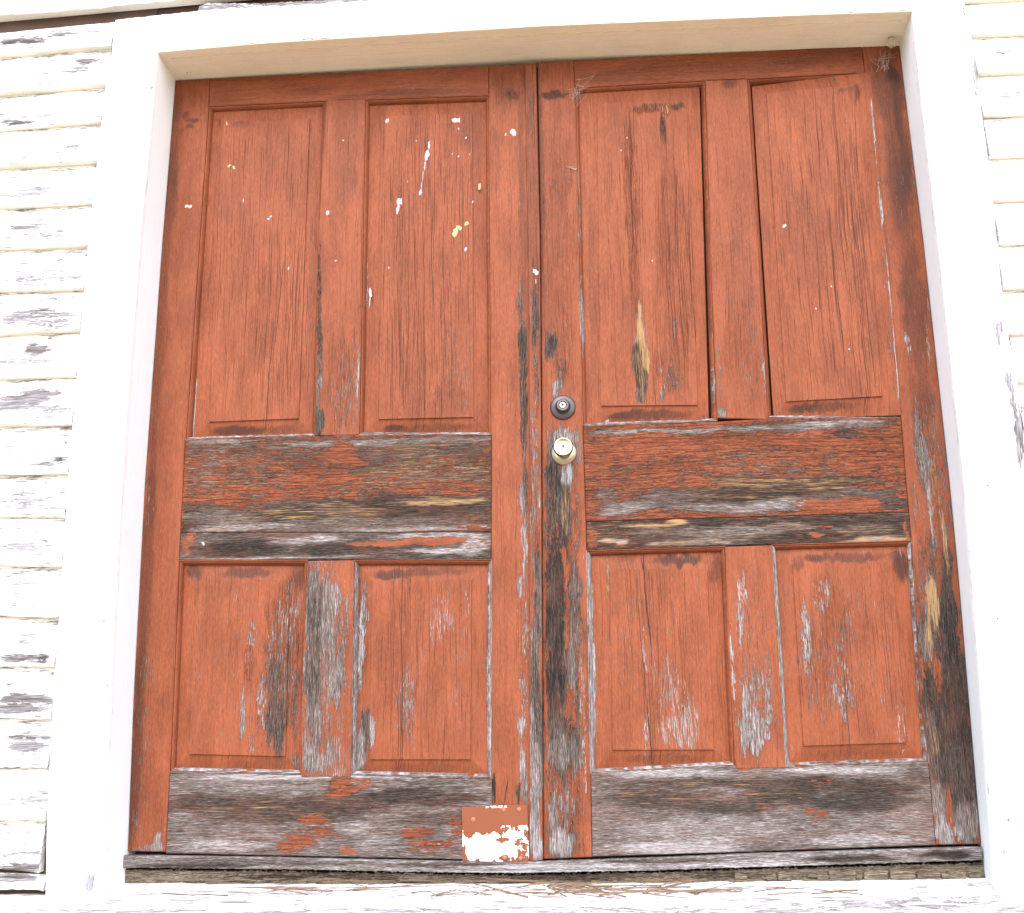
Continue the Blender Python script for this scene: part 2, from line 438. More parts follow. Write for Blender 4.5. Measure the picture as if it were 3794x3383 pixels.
        (0.461, 0.624, 0.029, 0.092, {'w': 0.8, 't': 0.5}),
        (0.459, 0.483, 0.026, 0.181, {'w': 0.95, 't': 0.42}),
        (0.497, 0.533, 0.021, 0.143, {'w': 0.75, 't': 0.58, 'a': 0.3}),
        (0.514, 0.636, 0.016, 0.052, {'w': 0.7, 't': 0.64}),
        (0.539, 0.675, 0.024, 0.053, {'w': 0.15}),
        (0.547, 0.331, 0.018, 0.163, {'w': 0.35}),
        (0.519, 0.406, 0.021, 0.076, {'w': 0.8, 't': 0.6, 'a': 0.2}),
        (0.468, 0.307, 0.018, 0.075, {'w': 0.8, 't': 0.55}),
        (0.509, 0.306, 0.028, 0.075, {'w': 0.4}),
        (0.463, 0.221, 0.020, 0.049, {'w': 0.95, 't': 0.65}),
        (0.499, 0.208, 0.025, 0.037, {'w': 0.6, 't': 0.6}),
        (0.552, 0.443, 0.008, 0.258, {'w': 0.2})],
    'PD': [
        (0.750, 0.440, 0.128, 0.230, {'c': 0.5, 'f': 0.3}),
        (0.686, 0.453, 0.064, 0.244, {'c': 0.95, 'f': 0.45}),
        (0.583, 0.570, 0.017, 0.091, {'w': 0.55, 't': 0.62, 'k': 0.9}),
        (0.585, 0.443, 0.015, 0.076, {'w': 0.45, 'k': 0.9}),
        (0.577, 0.493, 0.010, 0.116, {'w': 0.7, 't': 0.8}),
        (0.594, 0.281, 0.017, 0.062, {'w': 0.8, 't': 0.36}),
        (0.580, 0.232, 0.015, 0.049, {'w': 0.9, 't': 0.7}),
        (0.611, 0.293, 0.010, 0.049, {'w': 0.7, 't': 0.8}),
        (0.699, 0.353, 0.025, 0.075, {'w': 0.35, 'f': 0.8, 't': 0.7}),
        (0.788, 0.566, 0.044, 0.077, {'f': 0.75, 'w': 0.1, 't': 0.7}),
        (0.853, 0.565, 0.010, 0.090, {'f': 0.8, 'w': 0.22, 't': 0.75}),
        (0.839, 0.413, 0.038, 0.152, {'f': 0.45}),
        (0.736, 0.684, 0.156, 0.013, {'d': 0.55}),
        (0.644, 0.675, 0.039, 0.010, {'d': 0.7}),
        (0.751, 0.193, 0.125, 0.017, {'d': 0.3}),
        (0.905, 0.350, 0.006, 0.201, {'w': 0.85, 't': 0.95})],
    'LB': [
        (0.512, 0.178, 0.414, 0.011, {'w': 1.0, 't': 0.85}),
        (0.284, 0.156, 0.178, 0.017, {'w': 1.0, 't': 0.6}),
        (0.248, 0.112, 0.165, 0.027, {'w': 0.93, 't': 0.24, 'a': 0.2}),
        (0.739, 0.121, 0.174, 0.024, {'w': 0.95, 't': 0.22}),
        (0.489, 0.100, 0.176, 0.029, {'w': 0.85, 't': 0.22, 'k': 0.6}),
        (0.538, 0.141, 0.045, 0.031, {'w': 0.35, 't': 0.2, 'k': 0.6}),
        (0.588, 0.157, 0.038, 0.017, {'w': 0.4}),
        (0.388, 0.083, 0.189, 0.022, {'w': 0.93, 't': 0.25, 'a': 0.3}),
        (0.789, 0.071, 0.111, 0.017, {'w': 0.95, 't': 0.35}),
        (0.212, 0.055, 0.114, 0.024, {'w': 0.97, 't': 0.5}),
        (0.464, 0.074, 0.050, 0.013, {'w': 0.3, 'k': 0.7}),
        (0.490, 0.047, 0.075, 0.014, {'w': 0.38, 'k': 0.8}),
        (0.428, 0.017, 0.055, 0.024, {'w': 0.25, 'k': 0.9}),
        (0.554, 0.002, 0.030, 0.012, {'w': 0.35}),
        (0.727, 0.039, 0.050, 0.019, {'w': 0.3, 'k': 0.9}),
        (0.752, 0.009, 0.074, 0.019, {'w': 0.38, 'k': 0.8}),
        (0.826, 0.049, 0.025, 0.031, {'w': 0.38, 'k': 0.7}),
        (0.227, 0.013, 0.126, 0.017, {'w': 1.0, 't': 0.75}),
        (0.616, 0.016, 0.062, 0.028, {'w': 1.0, 't': 0.62}),
        (0.565, 0.052, 0.050, 0.017, {'w': 0.97, 't': 0.7, 'a': 0.2}),
        (0.789, -0.009, 0.135, 0.006, {'w': 0.7})],
    'AST': [
        (1.043, 1.687, 0.022, 0.503, {'d': 0.4, 'w': 0.1}),
        (1.043, 2.029, 0.014, 0.096, {'d': 0.5}),
        (1.041, 1.361, 0.014, 0.102, {'w': 0.75, 't': 0.25}),
        (1.040, 1.190, 0.011, 0.142, {'w': 0.5, 't': 0.4}),
        (1.034, 0.996, 0.016, 0.166, {'w': 0.45, 't': 0.6, 'c': 0.6}),
        (1.031, 0.795, 0.018, 0.134, {'w': 0.5, 't': 0.55, 'c': 0.6}),
        (1.038, 0.599, 0.013, 0.143, {'w': 0.9, 't': 0.45}),
        (1.020, 0.600, 0.008, 0.117, {'w': 0.3}),
        (1.026, 0.348, 0.020, 0.200, {'w': 0.97, 't': 0.4}),
        (1.023, 0.154, 0.020, 0.120, {'w': 1.0, 't': 0.62}),
        (1.020, 0.024, 0.020, 0.082, {'w': 1.0, 't': 0.75}),
        (1.017, 0.250, 0.010, 0.110, {'w': 0.8, 't': 0.6})],
    'RT': [  # d paints grime plus header shade, strongest at the right
        (1.600, 2.111, 0.418, 0.038, {'d': 0.28}),
        (1.882, 2.128, 0.166, 0.035, {'d': 0.42}),
        (1.316, 2.094, 0.156, 0.026, {'d': 0.3})],
    'RSL': [
        (1.105, 1.714, 0.050, 0.407, {'d': 0.22, 'c': 0.2}),
        (1.093, 0.434, 0.076, 0.629, {'w': 0.55, 't': 0.3, 'k': 0.5}),
        (1.104, 2.042, 0.048, 0.016, {'d': 0.75, 'w': 0.42, 't': 0.15}),
        (1.066, 1.716, 0.011, 0.472, {'d': 0.5}),
        (1.120, 1.744, 0.031, 0.092, {'d': 0.3, 'w': 0.25, 't': 0.4}),
        (1.103, 1.476, 0.041, 0.239, {'d': 0.2, 'k': 0.3}),
        (1.110, 1.287, 0.040, 0.115, {'c': 0.7, 'k': 0.6, 'd': 0.2}),
        (1.085, 1.288, 0.019, 0.049, {'w': 0.85, 't': 0.25}),
        (1.108, 1.216, 0.024, 0.057, {'w': 0.45, 't': 0.4, 'k': 0.7}),
        (1.094, 1.168, 0.019, 0.031, {'w': 0.7, 't': 0.65}),
        (1.107, 1.033, 0.045, 0.030, {'w': 0.8, 't': 0.7}),
        (1.079, 0.982, 0.018, 0.068, {'w': 0.85, 't': 0.5}),
        (1.146, 1.007, 0.016, 0.055, {'w': 0.55, 't': 0.55}),
        (1.118, 0.933, 0.020, 0.046, {'w': 1.0, 't': 0.9}),
        (1.084, 0.920, 0.021, 0.054, {'w': 0.97, 't': 0.22}),
        (1.109, 0.846, 0.021, 0.080, {'w': 0.97, 't': 0.3, 'a': 0.45}),
        (1.076, 0.807, 0.018, 0.080, {'w': 0.7, 't': 0.3}),
        (1.141, 0.832, 0.016, 0.080, {'w': 0.38, 'k': 0.7}),
        (1.094, 0.741, 0.034, 0.066, {'w': 0.6, 't': 0.2, 'k': 0.6}),
        (1.088, 0.650, 0.033, 0.078, {'w': 0.85, 't': 0.14}),
        (1.109, 0.688, 0.013, 0.052, {'w': 0.2, 'k': 0.7}),
        (1.076, 0.522, 0.031, 0.102, {'w': 1.0, 't': 0.14}),
        (1.129, 0.597, 0.018, 0.129, {'w': 0.75, 't': 0.4}),
        (1.109, 0.585, 0.008, 0.090, {'w': 0.35, 'k': 0.8}),
        (1.077, 0.384, 0.035, 0.075, {'w': 1.0, 't': 0.13}),
        (1.121, 0.446, 0.013, 0.101, {'w': 0.75, 't': 0.55}),
        (1.114, 0.347, 0.015, 0.057, {'w': 0.3, 'k': 0.9}),
        (1.077, 0.286, 0.030, 0.049, {'w': 0.97, 't': 0.3}),
        (1.079, 0.225, 0.035, 0.048, {'w': 0.9, 't': 0.5}),
        (1.126, 0.237, 0.020, 0.061, {'w': 0.95, 't': 0.45}),
        (1.143, 0.225, 0.007, 0.321, {'w': 0.35, 't': 0.8}),
        (1.092, 0.106, 0.044, 0.055, {'w': 0.52, 't': 0.6, 'k': 0.9}),
        (1.121, 0.141, 0.015, 0.060, {'w': 0.35, 'k': 0.9}),
        (1.074, 0.142, 0.012, 0.036, {'w': 0.4}),
        (1.061, 0.083, 0.015, 0.047, {'w': 0.85, 't': 0.65}),
        (1.084, 0.012, 0.041, 0.040, {'w': 0.97, 't': 0.72, 'a': 0.2}),
        (1.144, 0.058, 0.010, 0.094, {'w': 0.2}),
        (1.051, 0.599, 0.006, 0.676, {'w': 0.3}),
        (1.112, 1.594, 0.055, 0.463, {'k': 0.35, 'f': 0.25})],
    'PE': [
        (1.351, 1.554, 0.149, 0.490, {'c': 0.3}),
        (1.432, 1.521, 0.054, 0.362, {'c': 0.95, 'k': 0.2}),
        (1.315, 1.675, 0.019, 0.355, {'k': 1.0, 'c': 0.8, 'w': 0.2, 't': 0.4}),
        (1.369, 1.990, 0.051, 0.016, {'w': 0.33, 't': 0.3, 'a': 0.6, 'k': 1.0, 'd': 0.35}),
        (1.418, 1.987, 0.020, 0.028, {'w': 0.5, 't': 0.3, 'a': 0.9, 'k': 1.0}),
        (1.411, 1.931, 0.011, 0.053, {'w': 0.45, 't': 0.25, 'k': 1.0, 'd': 0.5}),
        (1.456, 1.992, 0.028, 0.013, {'d': 0.8, 'w': 0.3, 't': 0.2}),
        (1.349, 1.856, 0.111, 0.093, {'d': 0.18}),
        (1.323, 1.351, 0.013, 0.058, {'w': 1.0, 't': 0.55, 'a': 1.0}),
        (1.323, 1.280, 0.019, 0.051, {'w': 1.0, 't': 0.5, 'a': 0.9}),
        (1.312, 1.245, 0.016, 0.048, {'w': 1.0, 't': 0.12, 'a': 0.5}),
        (1.336, 1.237, 0.012, 0.042, {'w': 1.0, 't': 0.35, 'a': 0.9}),
        (1.318, 1.181, 0.021, 0.048, {'w': 1.0, 't': 0.18, 'a': 0.45}),
        (1.319, 1.139, 0.016, 0.028, {'w': 1.0, 't': 0.35, 'a': 0.4}),
        (1.391, 1.221, 0.045, 0.085, {'f': 0.6, 'k': 0.8, 'w': 0.25, 't': 0.5}),
        (1.396, 1.185, 0.016, 0.042, {'w': 0.55, 't': 0.4}),
        (1.375, 1.137, 0.008, 0.028, {'w': 0.7, 't': 0.5}),
        (1.416, 1.333, 0.008, 0.043, {'w': 0.45, 't': 0.6, 'a': 0.6}),
        (1.333, 1.090, 0.131, 0.017, {'d': 0.6}),
        (1.267, 1.092, 0.040, 0.012, {'d': 0.8}),
        (1.201, 1.472, 0.014, 0.345, {'d': 0.3}),
        (1.227, 1.076, 0.008, 0.011, {'w': 0.9, 't': 0.9}),
        (1.416, 1.463, 0.067, 0.343, {'k': 0.4})],
    'RU': [
        (1.599, 1.844, 0.050, 0.234, {'d': 0.2}),
        (1.605, 2.055, 0.025, 0.019, {'d': 0.55}),
        (1.597, 1.456, 0.045, 0.251, {'d': 0.25, 'c': 0.4, 'f': 0.3}),
        (1.604, 1.227, 0.045, 0.156, {'f': 0.6, 'k': 0.4, 'd': 0.2}),
        (1.530, 1.088, 0.013, 0.019, {'w': 0.9, 't': 0.65}),
        (1.646, 1.198, 0.007, 0.098, {'w': 0.6, 't': 0.75}),
        (1.528, 1.202, 0.005, 0.127, {'w': 0.5, 't': 0.6}),
        (1.585, 1.256, 0.047, 0.200, {'k': 0.35})],
    'PF': [
        (1.828, 1.593, 0.134, 0.457, {'c': 0.5}),
        (1.902, 1.679, 0.067, 0.367, {'c': 1.0}),
        (1.760, 1.392, 0.079, 0.233, {'c': 0.5, 'd': 0.1}),
        (1.786, 1.565, 0.054, 0.178, {'d': 0.3}),
        (1.751, 1.656, 0.041, 0.135, {'d': 0.28}),
        (1.949, 1.995, 0.010, 0.031, {'d': 0.55, 'k': 0.7, 'w': 0.1}),
        (1.928, 2.008, 0.036, 0.008, {'d': 0.4}),
        (1.791, 1.094, 0.122, 0.016, {'d': 0.55}),
        (1.739, 1.095, 0.044, 0.012, {'d': 0.85}),
        (1.878, 1.218, 0.078, 0.126, {'c': 0.8}),
        (1.976, 1.441, 0.008, 0.384, {'w': 0.3}),
        (1.964, 1.463, 0.018, 0.023, {'d': 0.25}),
        (1.988, 1.872, 0.004, 0.108, {'w': 0.85, 't': 0.9}),
        (1.988, 1.660, 0.004, 0.120, {'w': 0.85, 't': 0.85}),
        (1.989, 1.455, 0.005, 0.116, {'w': 0.9, 't': 0.9}),
        (1.988, 1.284, 0.005, 0.099, {'w': 0.9, 't': 0.95}),
        (1.988, 1.131, 0.004, 0.083, {'w': 0.9, 't': 0.95})],
    'RSR': [
        (2.027, 0.357, 0.084, 0.412, {'w': 0.5, 't': 0.3, 'k': 0.4}),
        (2.068, 0.900, 0.063, 0.269, {'w': 0.36, 'f': 0.5}),
        (2.039, 2.009, 0.055, 0.110, {'d': 0.6}),  # upper d patches paint grime together with recess shade
        (2.054, 2.055, 0.019, 0.025, {'d': 0.9, 'w': 0.4, 't': 0.15}),
        (2.044, 1.762, 0.046, 0.229, {'d': 0.6}),
        (2.058, 1.914, 0.011, 0.093, {'d': 0.8}),
        (2.049, 1.381, 0.039, 0.231, {'d': 0.5}),
        (2.083, 1.323, 0.010, 0.099, {'w': 0.35, 't': 0.6, 'a': 0.4}),
        (2.022, 1.255, 0.013, 0.048, {'w': 0.45, 't': 0.8}),
        (2.076, 1.253, 0.006, 0.056, {'w': 0.6, 't': 0.8, 'a': 0.8}),
        (2.043, 1.102, 0.038, 0.096, {'d': 0.4, 'f': 0.4}),
        (2.030, 0.967, 0.018, 0.121, {'w': 0.65, 't': 0.55, 'k': 0.7}),
        (2.040, 0.927, 0.013, 0.080, {'w': 0.9, 't': 0.6}),
        (2.060, 0.887, 0.010, 0.160, {'w': 0.5, 't': 0.5, 'a': 0.7, 'k': 0.5}),
        (1.999, 0.836, 0.010, 0.105, {'w': 0.45, 't': 0.55, 'a': 0.4}),
        (2.058, 0.795, 0.030, 0.118, {'f': 0.6, 'w': 0.3}),
        (2.040, 0.809, 0.008, 0.105, {'w': 0.7, 't': 0.75, 'a': 0.6}),
        (2.023, 0.693, 0.017, 0.090, {'w': 0.55, 't': 0.35, 'k': 0.5}),
        (2.069, 0.756, 0.007, 0.091, {'w': 0.75, 't': 0.65, 'a': 0.9}),
        (2.070, 0.666, 0.017, 0.077, {'w': 0.65, 't': 0.3}),
        (2.024, 0.579, 0.017, 0.088, {'w': 0.85, 't': 0.55, 'a': 0.85}),
        (2.006, 0.492, 0.012, 0.075, {'w': 0.85, 't': 0.45, 'a': 0.7}),
        (2.059, 0.553, 0.022, 0.101, {'w': 0.88, 't': 0.25}),
        (2.002, 0.604, 0.012, 0.076, {'w': 0.5, 't': 0.5}),
        (1.996, 0.480, 0.020, 0.062, {'w': 0.75, 't': 0.5}),
        (2.056, 0.405, 0.041, 0.098, {'w': 0.84, 't': 0.22, 'a': 0.15}),
        (2.004, 0.345, 0.031, 0.073, {'w': 0.8, 't': 0.2}),
        (2.043, 0.273, 0.050, 0.108, {'w': 0.92, 't': 0.17}),
        (1.991, 0.238, 0.017, 0.072, {'w': 0.85, 't': 0.35, 'a': 0.3}),
        (2.018, 0.393, 0.012, 0.061, {'w': 0.4, 'k': 0.8}),
        (2.038, 0.166, 0.052, 0.071, {'w': 0.92, 't': 0.3}),
        (2.064, 0.131, 0.031, 0.094, {'w': 1.0, 't': 0.28}),
        (1.990, 0.097, 0.017, 0.058, {'w': 1.0, 't': 0.6}),
        (2.044, 0.050, 0.047, 0.058, {'w': 1.0, 't': 0.62, 'a': 0.25}),
        (2.006, 0.028, 0.035, 0.039, {'w': 1.0, 't': 0.78}),
        (2.015, 0.079, 0.011, 0.051, {'w': 0.3}),
        (2.021, 0.018, 0.009, 0.030, {'w': 0.35}),
        (1.993, 0.016, 0.009, 0.034, {'w': 1.0, 't': 0.8})],
    'RM': [
        (1.579, 1.040, 0.412, 0.010, {'w': 0.8, 't': 0.6}),
        (1.279, 1.044, 0.118, 0.008, {'w': 1.0, 't': 0.66}),
        (1.813, 1.051, 0.154, 0.008, {'w': 0.95, 't': 0.68}),
        (1.577, 0.994, 0.410, 0.041, {'w': 0.33, 't': 0.3, 'k': 1.0}),
        (1.849, 1.021, 0.044, 0.016, {'w': 0.75, 't': 0.2, 'k': 0.6}),
        (1.330, 1.008, 0.169, 0.035, {'w': 0.25, 'k': 1.0}),
        (1.731, 0.990, 0.103, 0.030, {'w': 0.34, 'k': 1.0, 't': 0.25}),
        (1.600, 0.946, 0.408, 0.040, {'w': 0.45, 't': 0.3, 'a': 0.3, 'k': 1.0}),
        (1.406, 0.959, 0.181, 0.035, {'w': 0.38, 't': 0.3, 'a': 0.3, 'k': 1.0}),
        (1.791, 0.934, 0.153, 0.032, {'w': 0.4, 't': 0.3, 'a': 0.3, 'k': 1.0}),
        (1.274, 0.908, 0.078, 0.048, {'w': 0.42, 't': 0.35, 'k': 1.0}),
        (1.532, 0.899, 0.154, 0.024, {'w': 0.7, 't': 0.25, 'a': 0.5, 'k': 0.8}),
        (1.455, 0.893, 0.057, 0.029, {'w': 0.3, 'k': 1.0}),
        (1.750, 0.889, 0.203, 0.024, {'w': 0.75, 't': 0.2, 'a': 0.5}),
        (1.595, 0.866, 0.229, 0.024, {'w': 0.95, 't': 0.14, 'a': 0.3}),
        (1.376, 0.859, 0.103, 0.029, {'w': 0.85, 't': 0.4}),
        (1.271, 0.835, 0.103, 0.024, {'w': 0.8, 't': 0.6}),
        (1.220, 0.870, 0.039, 0.019, {'w': 0.5, 't': 0.5}),
        (1.554, 0.832, 0.178, 0.018, {'w': 0.9, 't': 0.6}),
        (1.708, 0.840, 0.114, 0.018, {'w': 0.9, 't': 0.68}),
        (1.862, 0.859, 0.114, 0.016, {'w': 0.75, 't': 0.4, 'k': 0.6}),
        (1.835, 0.834, 0.126, 0.021, {'w': 0.2, 'k': 0.5}),
        (1.948, 0.831, 0.043, 0.021, {'w': 0.75, 't': 0.25}),
        (1.425, 0.814, 0.115, 0.007, {'w': 0.3}),
        (1.982, 0.929, 0.013, 0.093, {'w': 0.3, 'k': 1.0}),
        (1.909, 0.971, 0.064, 0.054, {'w': 0.35, 'k': 1.0, 't': 0.2})],
    'RN': [
        (1.178, 0.765, 0.018, 0.040, {'w': 0.3, 'k': 0.5}),
        (1.243, 0.779, 0.064, 0.013, {'w': 0.7, 't': 0.15}),
        (1.219, 0.753, 0.033, 0.007, {'w': 1.0, 't': 0.75, 'a': 0.9}),
        (1.255, 0.750, 0.021, 0.008, {'w': 1.0, 't': 0.75, 'a': 0.8}),
        (1.334, 0.790, 0.071, 0.005, {'w': 1.0, 't': 0.6, 'a': 0.9}),
        (1.399, 0.799, 0.038, 0.007, {'w': 1.0, 't': 0.75, 'a': 1.0}),
        (1.385, 0.770, 0.102, 0.016, {'w': 0.97, 't': 0.35}),
        (1.538, 0.769, 0.140, 0.018, {'w': 1.0, 't': 0.55, 'a': 0.25}),
        (1.460, 0.745, 0.140, 0.010, {'w': 1.0, 't': 0.55, 'a': 0.55}),
        (1.666, 0.779, 0.076, 0.013, {'w': 0.97, 't': 0.5, 'a': 0.4}),
        (1.701, 0.746, 0.101, 0.013, {'w': 1.0, 't': 0.15}),
        (1.767, 0.779, 0.025, 0.008, {'w': 0.4}),
        (1.867, 0.768, 0.100, 0.016, {'w': 0.93, 't': 0.35, 'a': 0.4}),
        (1.740, 0.756, 0.028, 0.010, {'w': 0.35}),
        (1.902, 0.738, 0.075, 0.012, {'w': 1.0, 't': 0.7, 'a': 0.8}),
        (1.974, 0.758, 0.007, 0.034, {'w': 0.4})],
    'PG': [
        (1.333, 0.455, 0.137, 0.228, {'c': 0.35, 'f': 0.25}),
        (1.313, 0.594, 0.033, 0.116, {'c': 1.0}),
        (1.317, 0.368, 0.045, 0.149, {'c': 0.85, 'f': 0.5}),
        (1.372, 0.343, 0.062, 0.123, {'f': 0.8, 'w': 0.12, 't': 0.72}),
        (1.299, 0.480, 0.010, 0.076, {'w': 0.4, 't': 0.8}),
        (1.298, 0.277, 0.009, 0.049, {'w': 0.5, 't': 0.74}),
        (1.408, 0.318, 0.020, 0.073, {'w': 0.28, 'f': 0.95, 't': 0.76}),
        (1.374, 0.264, 0.061, 0.041, {'f': 0.95, 'w': 0.16, 't': 0.76}),
        (1.394, 0.701, 0.076, 0.018, {'d': 0.75}),
        (1.495, 0.679, 0.023, 0.044, {'d': 0.5}),
        (1.267, 0.708, 0.051, 0.013, {'d': 0.4}),
        (1.215, 0.660, 0.005, 0.060, {'w': 0.75, 't': 0.5, 'a': 0.8}),
        (1.335, 0.208, 0.135, 0.014, {'d': 0.35}),
        (1.171, 0.432, 0.006, 0.254, {'w': 0.85, 't': 0.95})],
    'RW': [
        (1.570, 0.463, 0.054, 0.253, {'f': 0.55, 'd': 0.15}),
        (1.554, 0.614, 0.013, 0.064, {'w': 0.35, 'f': 0.9, 't': 0.8}),
        (1.543, 0.526, 0.010, 0.076, {'w': 0.55, 't': 0.75}),
        (1.549, 0.316, 0.032, 0.122, {'w': 0.72, 't': 0.72}),
        (1.593, 0.339, 0.022, 0.098, {'w': 0.6, 't': 0.65}),
        (1.578, 0.389, 0.037, 0.074, {'w': 0.45, 't': 0.6}),
        (1.558, 0.255, 0.041, 0.048, {'w': 0.75, 't': 0.7}),
        (1.615, 0.291, 0.010, 0.085, {'w': 0.35}),
        (1.554, 0.196, 0.048, 0.017, {'w': 0.25}),
        (1.518, 0.426, 0.005, 0.150, {'w': 0.6, 't': 0.85})],
    'PH': [
        (1.805, 0.459, 0.135, 0.226, {'f': 0.5, 'c': 0.35}),
        (1.706, 0.498, 0.015, 0.113, {'w': 0.55, 't': 0.75, 'f': 0.9}),
        (1.786, 0.373, 0.029, 0.111, {'w': 0.42, 't': 0.7, 'k': 0.7}),
        (1.754, 0.610, 0.025, 0.051, {'w': 0.4, 't': 0.7, 'k': 0.6}),
        (1.728, 0.423, 0.049, 0.149, {'k': 0.5, 'f': 0.8}),
        (1.808, 0.496, 0.025, 0.062, {'w': 0.35, 'f': 0.9}),
        (1.781, 0.546, 0.049, 0.076, {'d': 0.2, 'k': 0.4}),
        (1.900, 0.432, 0.037, 0.199, {'f': 0.4}),
        (1.824, 0.698, 0.125, 0.015, {'d': 0.6}),
        (1.958, 0.669, 0.025, 0.043, {'d': 0.65}),
        (1.697, 0.688, 0.020, 0.021, {'d': 0.4}),
        (1.797, 0.216, 0.144, 0.014, {'d': 0.35}),
        (1.632, 0.425, 0.005, 0.251, {'w': 0.95, 't': 0.95}),
        (1.923, 0.274, 0.019, 0.108, {'w': 0.25, 'f': 0.6, 't': 0.9})],
    'RB': [
        (1.346, 0.174, 0.183, 0.011, {'w': 1.0, 't': 0.82}),
        (1.794, 0.175, 0.179, 0.011, {'w': 1.0, 't': 0.82}),
        (1.553, 0.184, 0.048, 0.007, {'w': 0.5}),
        (1.308, 0.145, 0.146, 0.017, {'w': 0.95, 't': 0.4}),
        (1.454, 0.149, 0.181, 0.012, {'w': 0.95, 't': 0.3, 'a': 0.3}),
        (1.331, 0.115, 0.158, 0.024, {'w': 0.88, 't': 0.3, 'a': 0.3, 'k': 0.4}),
        (1.623, 0.136, 0.132, 0.019, {'w': 0.8, 't': 0.3, 'k': 0.5}),
        (1.696, 0.147, 0.096, 0.016, {'w': 0.65, 't': 0.25, 'k': 0.5}),
        (1.597, 0.112, 0.108, 0.026, {'w': 0.82, 't': 0.25, 'a': 0.25, 'k': 0.5}),
        (1.838, 0.131, 0.131, 0.026, {'w': 0.93, 't': 0.26, 'a': 0.15}),
        (1.788, 0.099, 0.143, 0.023, {'w': 0.97, 't': 0.25}),
        (1.948, 0.156, 0.026, 0.023, {'w': 0.7, 't': 0.4}),
        (1.487, 0.093, 0.144, 0.019, {'w': 0.9, 't': 0.3}),
        (1.619, 0.087, 0.072, 0.009, {'w': 0.7, 'a': 0.3}),
        (1.709, 0.062, 0.031, 0.019, {'w': 0.2, 'k': 0.4}),
        (1.688, 0.077, 0.024, 0.009, {'w': 0.4}),
        (1.305, 0.074, 0.133, 0.023, {'w': 1.0, 't': 0.5}),
        (1.424, 0.044, 0.240, 0.028, {'w': 1.0, 't': 0.68}),
        (1.808, 0.052, 0.142, 0.028, {'w': 1.0, 't': 0.6}),
        (1.362, -0.002, 0.192, 0.018, {'w': 1.0, 't': 0.85}),
        (1.781, 0.011, 0.165, 0.016, {'w': 1.0, 't': 0.75}),
        (1.459, 0.011, 0.108, 0.014, {'w': 0.97, 't': 0.75, 'a': 0.2})],
    'SL': [
        (-0.349, 2.225, 0.140, 0.021, {'w': 0.6, 't': 0.6}),
        (-0.406, 2.208, 0.088, 0.011, {'w': 0.8, 't': 0.35}),
        (-0.203, 2.236, 0.059, 0.013, {'w': 0.5, 't': 0.75}),
        (-0.210, 2.137, 0.035, 0.013, {'w': 0.85, 't': 0.55}),
        (-0.237, 2.106, 0.058, 0.010, {'w': 0.7, 't': 0.6}),
        (-0.367, 2.101, 0.073, 0.010, {'w': 0.45, 't': 0.8}),
        (-0.356, 1.971, 0.116, 0.016, {'w': 0.55, 't': 0.75}),
        (-0.368, 1.948, 0.058, 0.008, {'w': 0.8, 't': 0.4}),
        (-0.215, 2.006, 0.043, 0.013, {'w': 0.45, 't': 0.8}),
        (-0.211, 1.863, 0.026, 0.017, {'w': 0.8, 't': 0.7}),
        (-0.344, 1.834, 0.086, 0.011, {'w': 0.4, 't': 0.8}),
        (-0.287, 1.759, 0.028, 0.018, {'w': 0.5, 't': 0.75}),
        (-0.348, 1.728, 0.085, 0.015, {'w': 0.5, 't': 0.82}),
        (-0.307, 1.741, 0.048, 0.015, {'w': 0.6, 't': 0.78}),
        (-0.295, 1.607, 0.112, 0.024, {'w': 0.5, 't': 0.78}),
        (-0.354, 1.631, 0.056, 0.009, {'w': 0.6, 't': 0.6}),
        (-0.257, 1.488, 0.111, 0.029, {'w': 0.5, 't': 0.78}),
        (-0.312, 1.476, 0.070, 0.015, {'w': 0.62, 't': 0.75}),
        (-0.233, 1.534, 0.022, 0.007, {'w': 0.6, 't': 0.4}),
        (-0.288, 1.367, 0.110, 0.023, {'w': 0.65, 't': 0.8}),
        (-0.218, 1.343, 0.055, 0.009, {'w': 0.6, 't': 0.55}),
        (-0.304, 1.389, 0.069, 0.009, {'w': 0.6, 't': 0.55}),
        (-0.278, 1.282, 0.044, 0.018, {'w': 0.95, 't': 0.5}),
        (-0.312, 1.245, 0.082, 0.013, {'w': 0.6, 't': 0.8}),
        (-0.269, 1.150, 0.068, 0.022, {'w': 0.9, 't': 0.68}),
        (-0.308, 1.123, 0.081, 0.019, {'w': 0.85, 't': 0.78}),
        (-0.212, 1.107, 0.054, 0.014, {'w': 0.7, 't': 0.8}),
        (-0.287, 1.192, 0.082, 0.007, {'w': 0.3}),
        (-0.226, 0.959, 0.053, 0.008, {'w': 0.85, 't': 0.6}),
        (-0.282, 0.987, 0.067, 0.008, {'w': 0.4, 't': 0.8}),
        (-0.180, 0.971, 0.019, 0.016, {'w': 0.7, 't': 0.4}),
        (-0.258, 0.867, 0.079, 0.018, {'w': 0.5, 't': 0.8}),
        (-0.299, 0.888, 0.053, 0.008, {'w': 0.5, 't': 0.7}),
        (-0.190, 0.845, 0.034, 0.011, {'w': 0.6, 't': 0.78}),
        (-0.247, 0.749, 0.079, 0.016, {'w': 0.5, 't': 0.84}),
        (-0.209, 0.761, 0.021, 0.010, {'w': 0.5, 't': 0.6}),
        (-0.262, 0.622, 0.078, 0.015, {'w': 0.4, 't': 0.85}),
        (-0.192, 0.633, 0.018, 0.008, {'w': 0.5, 't': 0.75}),
        (-0.227, 0.521, 0.039, 0.012, {'w': 0.5, 't': 0.82}),
        (-0.235, 0.469, 0.077, 0.011, {'w': 0.75, 't': 0.6}),
        (-0.184, 0.468, 0.018, 0.010, {'w': 0.8, 't': 0.4}),
        (-0.226, 0.367, 0.063, 0.015, {'w': 0.92, 't': 0.6}),
